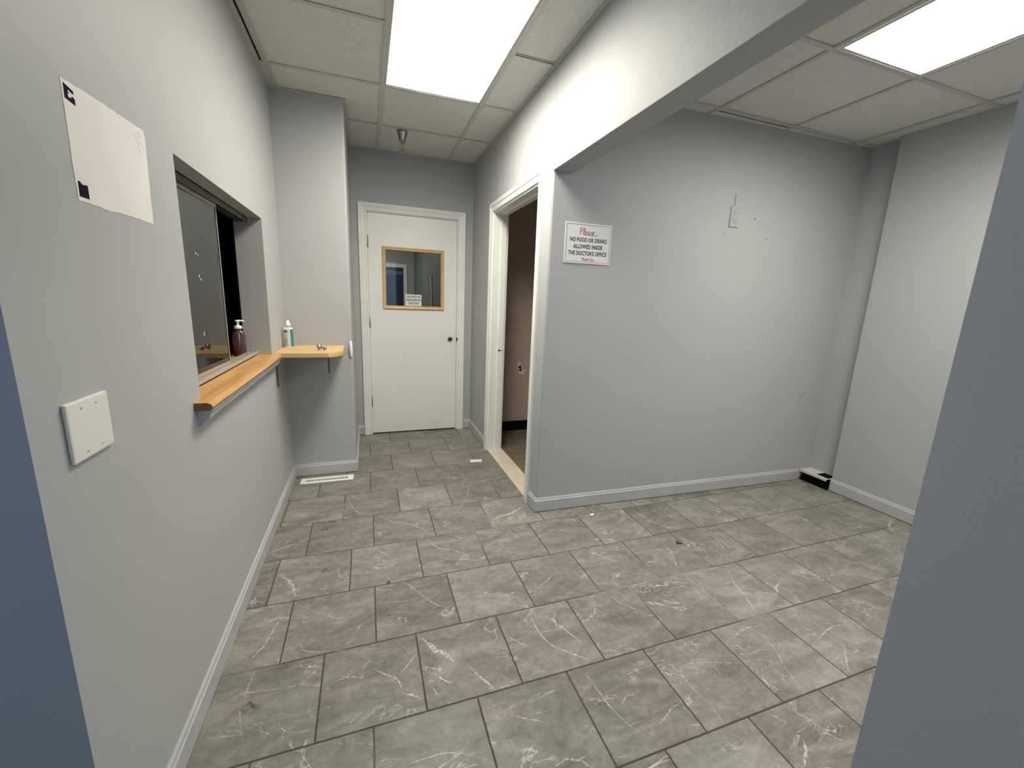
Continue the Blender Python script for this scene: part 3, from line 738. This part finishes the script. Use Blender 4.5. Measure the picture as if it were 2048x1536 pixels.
c.box(-0.088, -0.078, W0 + .001, 2.235, WZ0 + 0.006, WZ0 + 0.034); c.box(-0.088, -0.078, W0 + .001, 2.235, WZ1 - 0.04, WZ1 - 0.012)
c.box(-0.087, -0.079, 2.229, 2.235, WZ0 + 0.034, WZ1 - 0.04)
tilt(c); sash = sub(c.build('sash_rail', win), win)
c = MB('glassr'); c.box(-0.086, -0.082, W0 + .001, 2.229, WZ0 + 0.034, WZ1 - 0.04); tilt(c); c.build('pane', sash)
c = MB('glass'); c.box(-0.109, -0.105, W0 + .001, 2.17, WZ0 + 0.02, WZ1 - 0.02); c.build('pane', win)
c = MB('paper')
tm = lambda a, b: (-0.0808, a, b)
for y, z, r_ in ((1.965, 1.458, .003), (1.985, 1.450, .003), (1.975, 1.372, .0045), (1.99, 1.362, .003), (1.963, 1.150, .004)):
    blob(c, y, z, r_, tm, rough=.6, n=7, sy=1.8)
tilt(c); c.build('tape_residue', sash)
# office behind, its walls coloured near-black so that it reads as unlit
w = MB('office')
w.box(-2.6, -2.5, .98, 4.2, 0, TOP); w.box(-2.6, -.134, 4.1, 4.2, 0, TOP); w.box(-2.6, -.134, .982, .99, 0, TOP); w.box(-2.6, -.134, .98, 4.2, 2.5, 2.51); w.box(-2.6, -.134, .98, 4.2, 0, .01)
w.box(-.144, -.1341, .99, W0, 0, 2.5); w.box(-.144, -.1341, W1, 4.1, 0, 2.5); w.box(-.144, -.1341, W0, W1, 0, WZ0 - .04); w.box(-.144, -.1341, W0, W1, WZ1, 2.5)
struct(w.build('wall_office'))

# sill + apron
c = MB('oak', 'oakend')
prof = [(-0.20, 0.0), (0.036, 0.0), (0.046, -0.004), (0.052, -0.013), (0.050, -0.020), (0.040, -0.026), (-0.20, -0.026)]
zt = WZ0
def prism_y(mb, prof, y0, y1, zt, mi, mi_end):
    lo = [mb.bm.verts.new((x, y0, zt + z)) for x, z in prof]; hi = [mb.bm.verts.new((x, y1, zt + z)) for x, z in prof]
    n = len(prof); fs = [mb.bm.faces.new(lo), mb.bm.faces.new(hi)]
    for f in fs: f.material_index = mi_end
    for i in range(n):
        f = mb.bm.faces.new((lo[i], lo[(i + 1) % n], hi[(i + 1) % n], hi[i])); f.material_index = mi; fs.append(f)
    bmesh.ops.recalc_face_normals(mb.bm, faces=fs)
prism_y(c, prof, W0 + 0.0, W1, zt, 0, 0)
prof2 = [(0.0, 0.0)] + prof[1:-1] + [(0.0, -0.026)]
prism_y(c, prof2, 1.528, W0, zt, 0, 1)
prism_y(c, prof2, W1, 2.738, zt, 0, 0)
tag(c.build('window_sill'), 'honey oak sill with rounded nose under the reception window', 'window sill')
c = MB('base')
c.sweep([(0, 1.545), (0, 2.730)], [(0, 0), (0.044, 0), (0.044, -0.006), (0.037, -0.012), (0.035, -0.027), (0.028, -0.030), (0.027, -0.036), (0.018, -0.041), (0.012, -0.050), (0.006, -0.054), (0, -0.054)], lambda a, b, h: (a, b, zt - 0.0265 + h), side=-1)
struct(c.build('trim_4'))
# little paint nicks at the end of the sill
c = MB('spackle')
for x, h in ((-.118, .03), (-.108, .018), (-.099, .024), (-.09, .03)): c.box(x, x + .0015, W1 - .0008, W1 - .0001, WZ0 + .02, WZ0 + .02 + h)
struct(c.build('trim_5'))

# corner shelf on the chase
sh = thing('wall_shelf', (0.19, 3.0, 0.935), 'light oak corner shelf with clipped front corner beside the reception window', 'shelf')
c = MB('oakx')
pl = [(0.001, 2.742), (0.052, 2.739), (0.300, 2.735), (0.345, 2.765), (0.376, 2.830), (0.376, YA - .0005), (0.001, YA - .0005)]
c.prism(pl, 0.941, 0.967)
es = [e for e in c.bm.edges if all(v.co.z > 0.96 for v in e.verts)]
bmesh.ops.bevel(c.bm, geom=es, offset=0.003, segments=2, affect='EDGES')
c.build('shelf_board', sh)
c = MB('steel')
c.tube([(0.009, 2.79, 0.941), (0.006, 2.795, 0.90), (0.005, 2.80, 0.84), (0.005, 2.805, 0.75)], 0.0032); c.tube([(0.009, 2.79, 0.939), (0.16, 2.80, 0.939)], 0.003)
c.build('bracket', sh)
c = MB('steel')
c.box(0.2625, 0.2685, YA - 0.004, YA - .0004, 0.770, 0.940); c.box(0.2625, 0.2685, 3.0, YA - .0004, 0.936, 0.9405)
c.lathe([(.0001, -.003), (.004, -.002), (.004, 0)], (.2655, YA - .004, .775), axis='y', seg=12)
c.build('bracket', sh)
# bottles
def lotion():
    t = thing('lotion_bottle', (0.042, 3.05, 0.967), 'white pump bottle with grey and teal label standing on the corner shelf', 'bottle')
    x, y, z = 0.040, 3.05, 0.967
    c = MB('plastic'); c.lathe([(0.0001, 0), (.026, 0), (.0285, .004), (.0285, .120), (.026, .129), (.014, .133), (.012, .135), (0.0001, .136)], (x, y, z), sx=1.0, sy=.7); c.build('bottle', t)
    c = MB('plastic'); c.lathe([(.0001, .133), (.017, .133), (.0165, .150), (.014, .158), (.010, .163), (.009, .176), (.0001, .178)], (x, y, z)); c.build('cap', t)
    c = MB('label', 'teal', 'text')
    def strip(a0, a1, z0, z1, mi, n=12, e=.0004):
        for k in range(n):
            p = [a0 + (a1 - a0) * (k + q) / n for q in (0, 1)]
            R_ = .0285 + e
            c.face([(x + R_ * math.cos(p[0]), y + .7 * R_ * math.sin(p[0]), z + z0), (x + R_ * math.cos(p[1]), y + .7 * R_ * math.sin(p[1]), z + z0), (x + R_ * math.cos(p[1]), y + .7 * R_ * math.sin(p[1]), z + z1), (x + R_ * math.cos(p[0]), y + .7 * R_ * math.sin(p[0]), z + z1)], mi)
    D = math.pi / 180
    strip(-175 * D, -62 * D, .006, .119, 0); strip(-62 * D, 20 * D, .006, .119, 1)
    strip(-150 * D, -95 * D, .098, .112, 2, e=.0007)
    for k in range(7): strip((-145 + 3 * (k % 2)) * D, (-95 - 4 * (k % 3)) * D, .012 + .008 * k, .0155 + .008 * k, 2, e=.0007)
    c.build('label', t)
lotion()
def soap():
    x, y, z = -0.143, 2.655, WZ0
    t = thing('soap_dispenser', (x, y, z), 'clear pump bottle half full of red liquid soap on the window sill', 'soap bottle')
    c = MB('soapglass'); c.lathe([(.0001, .001), (.036, .001), (.038, .006), (.038, .120), (.032, .134), (.016, .142), (.015, .150), (.0001, .150)], (x, y, z), sx=.85, sy=.62, seg=40); c.build('bottle', t)
    c = MB('soap'); c.lathe([(.0001, .003), (.034, .003), (.0362, .008), (.0362, .062), (.0001, .062)], (x, y, z), sx=.85, sy=.62, seg=40); c.build('liquid', t)
    c = MB('pure'); c.lathe([(.0001, .150), (.020, .150), (.020, .158), (.018, .166), (.008, .168), (.0065, .172), (.0065, .186), (.011, .188), (.0125, .193), (.010, .197), (.0001, .197)], (x, y, z), seg=28)
    c.tube([(x - .012, y, z + .1925), (x, y, z + .1935), (x + .02, y, z + .1945), (x + .031, y, z + .192)], [.004, .006, .005, .004]); c.build('pump', t)
    c = MB('plastic'); c.tube([(x, y, z + .15), (x + .003, y, z + .02)], .002); c.build('dip_tube', t)
soap()
# metal door part lying on the shelf
t = thing('door_knob', (0.245, 2.90, 0.967), 'small tarnished metal door knob lying on the corner shelf', 'door knob')
c = MB('chromed'); c.lathe([(.0001, 0), (.013, .0), (.019, .006), (.019, .012), (.012, .02), (.010, .026), (.0001, .026)], (0, 0, 0), seg=24)
bmesh.ops.rotate(c.bm, cent=(0, 0, 0), matrix=Matrix.Rotation(math.radians(80), 3, 'Y'), verts=c.bm.verts)
bmesh.ops.translate(c.bm, vec=(.225, 2.90, .967 + .019), verts=c.bm.verts); c.build('rose', t)
c = MB('chromed'); c.lathe([(.0001, -.012), (.009, -.010), (.013, -.003), (.0125, .004), (.006, .010), (.0001, .012)], (.268, 2.895, .967 + .0125), seg=24)
c.tube([(.245, 2.90, .983), (.262, 2.897, .981)], .006); c.build('knob', t)

# white oval knob-like plate on the chase corner
c = MB('pure')
N_ = 20
rings = []
for i in range(N_ + 1):
    a = -math.pi / 2 + math.pi * i / N_
    zc, rr = 0.938 + 0.060 * math.sin(a), max(0.0006, 0.0125 * math.cos(a) ** 0.6)
    rings.append((zc, rr))
vr = [[c.bm.verts.new((0.4155 + rr * math.cos(k * math.pi / 8), YA - 0.0005 - 1.5 * rr * max(0, math.sin(k * math.pi / 8)) if math.sin(k * math.pi / 8) > 0 else YA - .0005, zc)) for k in range(16)] for zc, rr in rings]
for A, B in zip(vr, vr[1:]):
    for k in range(16):
        try: f = c.bm.faces.new((A[k], A[(k + 1) % 16], B[(k + 1) % 16], B[k])); f.smooth = True
        except ValueError: pass
bmesh.ops.remove_doubles(c.bm, verts=c.bm.verts, dist=1e-6); bmesh.ops.recalc_face_normals(c.bm, faces=c.bm.faces)
tag(c.build('wall_bumper'), 'small white oval plastic piece fixed on the wall corner right of the shelf', 'wall fitting')

# ------------------------------------------------------------------ left wall: primer patch and blank plate
t = thing('primer_patch', (0.0, 1.25, 1.485), 'unpainted white rectangle left where a sign was removed from the left wall', 'paint patch')
c = MB('patch')
cor = [(1.100, 1.701), (1.194, 1.707), (1.300, 1.711), (1.417, 1.714), (1.421, 1.700), (1.413, 1.60), (1.408, 1.486), (1.401, 1.487), (1.30, 1.487), (1.20, 1.484), (1.099, 1.485), (1.097, 1.534), (1.0985, 1.62)]
pts = []
for i, p in enumerate(cor):
    q = cor[(i + 1) % len(cor)]
    for k in range(6):
        tt = k / 6
        pts.append((p[0] + (q[0] - p[0]) * tt + random.uniform(-.001, .001), p[1] + (q[1] - p[1]) * tt + random.uniform(-.001, .001)))
c.prism(pts, 0.0, 0.0007, axis='x'); c.build('primer', t)
c = MB('vblack')
E_ = [(1.106, 1.695), (1.134, 1.690), (1.135, 1.684), (1.128, 1.6845), (1.119, 1.687), (1.1165, 1.6835), (1.121, 1.681), (1.116, 1.679), (1.116, 1.6735), (1.126, 1.6745), (1.128, 1.679), (1.136, 1.6765), (1.136, 1.665), (1.105, 1.668)]
c.prism(E_[::-1], 0.0008, 0.0011, axis='x'); tag(c.build('letter_remnant', t), 'remnant of a black letter'); c = MB('vblack')
M_ = [(1.105, 1.522), (1.113, 1.5215), (1.115, 1.516), (1.118, 1.520), (1.121, 1.516), (1.126, 1.5185), (1.135, 1.519), (1.1355, 1.493), (1.104, 1.493)]
c.prism(M_[::-1], 0.0008, 0.0011, axis='x')
tag(c.build('letter_remnant', t), 'remnant of a black letter')
def stroke(mb, pts, w_, h0, mp, mi=0):
    P_ = catmull(pts, 4); n = len(P_)
    prev = None
    for i, p in enumerate(P_):
        tt = (P_[min(i + 1, n - 1)] - P_[max(i - 1, 0)]); tt = tt.normalized() if tt.length > 1e-9 else Vector((1, 0))
        nn = Vector((-tt.y, tt.x)) * w_ / 2
        cur = (mb.bm.verts.new(mp((p + nn).x, (p + nn).y, h0)), mb.bm.verts.new(mp((p - nn).x, (p - nn).y, h0)))
        if prev: f = mb.bm.faces.new((prev[0], prev[1], cur[1], cur[0])); f.material_index = mi
        prev = cur
xm = lambda a, b, h: (h, a, b)
for pts in ([(1.362, 1.693), (1.372, 1.681), (1.385, 1.672)], [(1.378, 1.700), (1.386, 1.694), (1.380, 1.688)], [(1.386, 1.704), (1.396, 1.697), (1.393, 1.690)], [(1.392, 1.684), (1.399, 1.676), (1.402, 1.668)], [(1.373, 1.668), (1.383, 1.659), (1.390, 1.650)], [(1.30, 1.7045), (1.304, 1.7035)]):
    c = MB('pencil'); stroke(c, pts, 0.0012, 0.0009, xm); c.build('scratch', t)
t = thing('wall_plate', (0.0, 1.01, 0.99), 'blank white double-gang wall plate with four screws on the left wall', 'wall plate')
c = MB('plastic'); c.box(0.0, 0.008, 0.945, 1.076, 0.991, 1.107, bevel=0.004); plate = sub(c.build('plate', t), t)
for y in (0.987, 1.034):
    for z in (1.006, 1.092):
        c = MB('plastic', 'dot'); c.lathe([(.0032, 0), (.0032, .0006), (.0022, .0011), (.0001, .0012)], (0.008, y, z), axis='x', seg=16)
        c.box(.0091, .0094, y - .0022, y + .0022, z - .0004, z + .0004, mi=1, rx=.7)
        c.build('screw', plate)

# ------------------------------------------------------------------ signs
def script_please(mb, x0, z0, s, mp):
    strokes = [
        [(0.02, 0.0), (0.05, 0.45), (0.09, 0.98)], [(0.0, 0.82), (0.10, 1.0), (0.30, 1.0), (0.36, 0.78), (0.24, 0.55), (0.07, 0.50)],
        [(0.38, 0.15), (0.50, 0.55), (0.58, 0.98), (0.50, 0.98), (0.46, 0.4), (0.50, 0.02), (0.60, 0.10)],
        [(0.60, 0.22), (0.74, 0.42), (0.74, 0.56), (0.64, 0.48), (0.62, 0.15), (0.72, 0.0), (0.84, 0.14)],
        [(1.08, 0.50), (0.94, 0.55), (0.86, 0.26), (0.92, 0.0), (1.04, 0.18), (1.10, 0.52), (1.09, 0.10), (1.18, 0.02), (1.26, 0.2)],
        [(1.26, 0.2), (1.38, 0.58), (1.40, 0.30), (1.46, 0.08), (1.34, -0.02), (1.26, 0.06)],
        [(1.48, 0.18), (1.62, 0.42), (1.62, 0.56), (1.52, 0.48), (1.50, 0.15), (1.60, 0.0), (1.74, 0.06)],
        [(1.78, 0.03), (1.90, 0.03), (2.02, 0.03)]]
    for st in strokes: stroke(mb, [(x0 + a * s, z0 + b2 * s * 0.66) for a, b2 in st], 0.0032, 0, mp)
ang = math.atan2(2.160 - 2.237, 3.95 - 1.526)
def sgn_y(x): return YC + (x - 1.526) * math.tan(ang)
t = thing('wall_sign', (1.755, sgn_y(1.755), 1.553), 'white sign forbidding food and drinks in the doctor\'s office, on the grey wall', 'sign')
SX_0, SX_1, SZ_0, SZ_1 = 1.607, 1.904, 1.553, 1.776
ys = lambda x: sgn_y(x)
def sbox(mb, x0, x1, z0, z1, d0, d1, mi=0):
    vs = [(x0, ys(x0) - d0, z0), (x1, ys(x1) - d0, z0), (x1, ys(x1) - d0, z1), (x0, ys(x0) - d0, z1)]
    ws = [(x0, ys(x0) - d1, z0), (x1, ys(x1) - d1, z0), (x1, ys(x1) - d1, z1), (x0, ys(x0) - d1, z1)]
    a = [mb.bm.verts.new(v) for v in vs]; b2 = [mb.bm.verts.new(v) for v in ws]
    fs = [mb.bm.faces.new(a), mb.bm.faces.new(b2)] + [mb.bm.faces.new((a[i], a[(i + 1) % 4], b2[(i + 1) % 4], b2[i])) for i in range(4)]
    for f in fs: f.material_index = mi
    bmesh.ops.recalc_face_normals(mb.bm, faces=fs)
c = MB('sign'); sbox(c, SX_0, SX_1, SZ_0, SZ_1, 0.0002, 0.006); c.build('panel', t)
c = MB('black', 'red')
i_ = 0.0085; th = 0.0018
for a, b2, p, q, mi in ((SX_0 + i_, SX_1 - i_, SZ_1 - i_ - th, SZ_1 - i_, 0), (SX_0 + i_, SX_1 - i_, SZ_0 + i_, SZ_0 + i_ + th, 1), (SX_0 + i_, SX_0 + i_ + th, SZ_0 + i_, SZ_1 - i_, 0), (SX_1 - i_ - th, SX_1 - i_, SZ_0 + i_, SZ_1 - i_, 0)):
    sbox(c, a, b2, p, q, 0.0061, 0.0065, mi)
c.build('border', t)
def wall_mat(x, z, d): return Matrix.Translation((x, ys(x) - d, z)) @ Matrix.Rotation(ang, 4, 'Z') @ Matrix.Rotation(math.pi / 2, 4, 'X')
text_mesh('lettering', 'NO FOOD OR DRINKS', 0.0315, 'black', wall_mat(1.757, 1.683, .0063), t, sx=0.70, bold=0.0010, ext=.0002, gap=1.07)
text_mesh('lettering', 'ALLOWED INSIDE', 0.0315, 'black', wall_mat(1.756, 1.646, .0063), t, sx=0.70, bold=0.0010, ext=.0002, gap=1.07)
text_mesh('lettering', "THE DOCTOR'S OFFICE", 0.0315, 'black', wall_mat(1.756, 1.609, .0063), t, sx=0.70, bold=0.0010, ext=.0002, gap=1.07)
text_mesh('lettering', 'Thank You', 0.0225, 'red', wall_mat(1.757, 1.576, .0063), t, sx=0.80, bold=0.0004, shear=0.3, ext=.0002)
c = MB('red'); script_please(c, 1.698, 1.711, 0.056, lambda a, b, h: (a, ys(a) - .0067, b)); c.build('lettering', t)
# little sign on the door window
t = thing('window_sign', (0.956, YF + .01, 1.244), 'small white no food or drinks notice in the white door\'s window', 'sign')
c = MB('sign'); yg = yd0 + 0.016
c.box(0.882, 1.030, yg - .0012, yg - .0002, 1.242, 1.347); c.build('panel', t)
mdoor = lambda x, z: Matrix.Translation((x, yg - .0015, z)) @ Matrix.Rotation(math.pi / 2, 4, 'X')
text_mesh('lettering', 'NO FOOD OR', 0.026, 'black', mdoor(.957, 1.325), t, sx=.72, bold=.0007, ext=.0001)
text_mesh('lettering', 'DRINKS BEYOND', 0.026, 'black', mdoor(.957, 1.295), t, sx=.70, bold=.0007, ext=.0001)
text_mesh('lettering', 'THIS POINT', 0.026, 'black', mdoor(.957, 1.264), t, sx=.72, bold=.0007, ext=.0001)

# ------------------------------------------------------------------ painted outlet, raceway, wall marks on the side-room back wall
t = thing('wall_outlet', (2.79, sgn_y(2.79), 1.846), 'wall outlet painted over in grey high on the side-room back wall', 'outlet')
c = MB('wall'); sbox(c, 2.752, 2.826, 1.847, 1.971, 0.0, 0.007); c.build('cover_plate', t)
for z in (1.935, 1.885):
    c = MB('wall', 'dot')
    y_ = ys(2.79) - .0072
    sbox(c, 2.773, 2.805, z - .016, z + .016, .007, .0085, 0)
    sbox(c, 2.780, 2.7825, z - .001, z + .008, .0085, .0088, 1); sbox(c, 2.795, 2.7972, z, z + .007, .0085, .0088, 1); sbox(c, 2.786, 2.791, z - .011, z - .006, .0085, .0088, 1)
    c.build('receptacle', t)
c = MB('wall'); sbox(c, 2.776, 2.812, 1.9715, 2.050, 0.0, 0.005); sbox(c, 2.7905, 2.7945, 2.030, 2.034, .005, .0065)
tag(c.build('cable_cover'), 'short grey painted cable cover rising from the outlet', 'cable cover')
c = MB('dot', 'scuff')
wm = lambda a, b: (a, ys(a) - .0006, b)
for x, z, r_ in ((2.958, 1.912, .0055), (3.076, 1.794, .0045), (2.716, 1.801, .003), (2.731, 1.799, .0025), (2.795, 2.035, .003)): blob(c, x, z, r_, wm, rough=.15, n=12)
stroke(c, [(3.677, .722), (3.655, .685), (3.625, .645)], .006, 0, lambda a, b, h: (a, ys(a) - .0006, b), 1)
struct(c.build('trim_6'))
c = MB('spackle')
for z, h in ((1.245, .012), (1.20, .022)): c.box(XR - .0006, XR - .0001, 3.838, 3.85, z - h, z + h)
struct(c.build('trim_7'))

# ------------------------------------------------------------------ cut-off baseboard heater at the side-room corner
t = thing('baseboard_heater', (3.83, 2.05, 0.0), 'cream metal baseboard heater end with dark open front in the room corner', 'heater')
hx, hy0, hy1 = 3.768, 1.948, 2.158
c = MB('heater', 'dark')
c.box(hx, 3.899, hy0, hy1, 0.088, 0.092); c.box(hx, hx + .003, hy0, hy1, 0.076, 0.0885)
c.box(hx, 3.899, hy1 - .004, hy1, 0.030, 0.088, 0)
c.build('cover', t)
c = MB('dark'); c.box(hx + .03, 3.899, hy0 + .002, hy1 - .005, 0.0, 0.086); c.build('cavity', t)
c = MB('dark')
for k in range(9): c.box(3.805 + k * .0095, 3.811 + k * .0095, hy0 + .012, hy0 + .092, 0.0922, 0.0928)
c.box(3.80, 3.892, hy0 + .008, hy0 + .096, 0.0919, 0.0923)
tag(c.build('grille', t), 'dark slotted grille')
c = MB('label'); c.box(3.815, 3.870, hy1 - .085, hy1 - .035, 0.0921, 0.0924); c.build('rating_label', t)

# ------------------------------------------------------------------ floor register, litter
t = thing('floor_register', (0.226, 3.065, 0.0), 'white slotted floor register by the foot of the chase wall', 'floor vent')
c = MB('heater', 'dark')
rx0, rx1, ry0, ry1 = 0.052, 0.403, 3.022, 3.110
sl = [(rx0 + 0.036 + i * 0.0117) for i in range(24)]
c2 = MB('pure')
c2.box(rx0, rx1, ry0, ry0 + .024, .0006, .0046); c2.box(rx0, rx1, ry1 - .024, ry1, .0006, .0046)
c2.box(rx0, sl[0], ry0 + .024, ry1 - .024, .0006, .0045)
for a in sl: c2.box(a + .0062, a + .0117 if a != sl[-1] else rx1, ry0 + .024, ry1 - .024, .0006, .0045)
c2.build('grille', t)
c = MB('dark'); c.box(rx0 + .01, rx1 - .01, ry0 + .01, ry1 - .01, .0004, .0012); c.build('opening', t)
c = MB('paper'); c.face([(1.308, 3.131, .0015), (1.403, 3.119, .0030), (1.410, 3.172, .0022), (1.317, 3.190, .0012)]); c.face([(1.308, 3.131, .0007), (1.317, 3.190, .0007), (1.410, 3.172, .0007), (1.403, 3.119, .0007)])
tag(c.build('paper_scrap'), 'small white scrap of paper on the hallway tiles near the doorway', 'paper')
c = MB('plaster')
bmesh.ops.create_icosphere(c.bm, subdivisions=2, radius=0.015)
for v in c.bm.verts: v.co = Vector((v.co.x * 1.1, v.co.y * .8, v.co.z * .62)) * random.uniform(.78, 1.15)
mz = min(v.co.z for v in c.bm.verts)
bmesh.ops.translate(c.bm, vec=(1.846, 2.088, -mz + .0002), verts=c.bm.verts)
tag(c.build('plaster_crumb'), 'white crumb of plaster on the tiles near the wall corner', 'debris')
c = MB('leaf')
c.prism([(2.158, 1.672), (2.172, 1.676), (2.196, 1.668), (2.184, 1.690), (2.178, 1.707), (2.168, 1.690)], 0.0006, 0.004)
tag(c.build('brown_chip'), 'tiny dark brown triangular chip on the tiles of the side room', 'debris')
c = MB('leaf'); c.tube([(.588 + .0075 * math.cos(a * math.pi / 12), 1.793 + .0085 * math.sin(a * math.pi / 12), .0025) for a in range(24)], .0017, closed=True)
tag(c.build('rubber_ring'), 'tiny dark rubber ring lying on a grout line of the floor', 'ring')
for x, y, r_ in ((1.962, 3.80, .009), (1.985, 3.815, .006), (1.94, 3.785, .004)):
    c = MB('plaster'); bmesh.ops.create_icosphere(c.bm, subdivisions=1, radius=r_)
    for v in c.bm.verts: v.co = v.co * random.uniform(.7, 1.2); v.co.z *= .4
    mz = min(v.co.z for v in c.bm.verts); bmesh.ops.translate(c.bm, vec=(x, y, -mz + .0002), verts=c.bm.verts)
    tag(c.build('plaster_flake'), 'white flake of plaster on the brown floor beyond the open doorway', 'debris', 'plaster flakes past the doorway')

# ------------------------------------------------------------------ sprinkler head
sx_, sy_ = 0.826, 3.535
t = thing('sprinkler_head', (sx_, sy_, 2.418), 'chrome pendant fire sprinkler head hanging from the hallway ceiling', 'sprinkler')
c = MB('chromed'); c.lathe([(.040, .131), (.0405, .127), (.036, .115), (.029, .092), (.024, .072), (.022, .060), (.0001, .060)], (sx_, sy_, 2.418), seg=40); c.build('escutcheon', t)
c = MB('chromed'); c.lathe([(.0001, .062), (.013, .062), (.013, .054), (.009, .048), (.0001, .047)], (sx_, sy_, 2.418), seg=24)
for s in (-1, 1): c.tube([(sx_ + s * .009, sy_, 2.470), (sx_ + s * .019, sy_, 2.458), (sx_ + s * .019, sy_, 2.438), (sx_ + s * .006, sy_, 2.426), (sx_, sy_, 2.424)], .0028)
c.build('frame_arms', t)
c = MB('red'); c.tube([(sx_, sy_, 2.468), (sx_, sy_, 2.428)], .0022); c.build('bulb', t)
c = MB('chromed'); c.lathe([(.0001, .004), (.006, .005), (.015, .003), (.017, .0), (.0001, .0)], (sx_, sy_, 2.418), seg=24); c.build('deflector', t)

for o in ROOTS:
    if 'o_' in o: del o['o_']
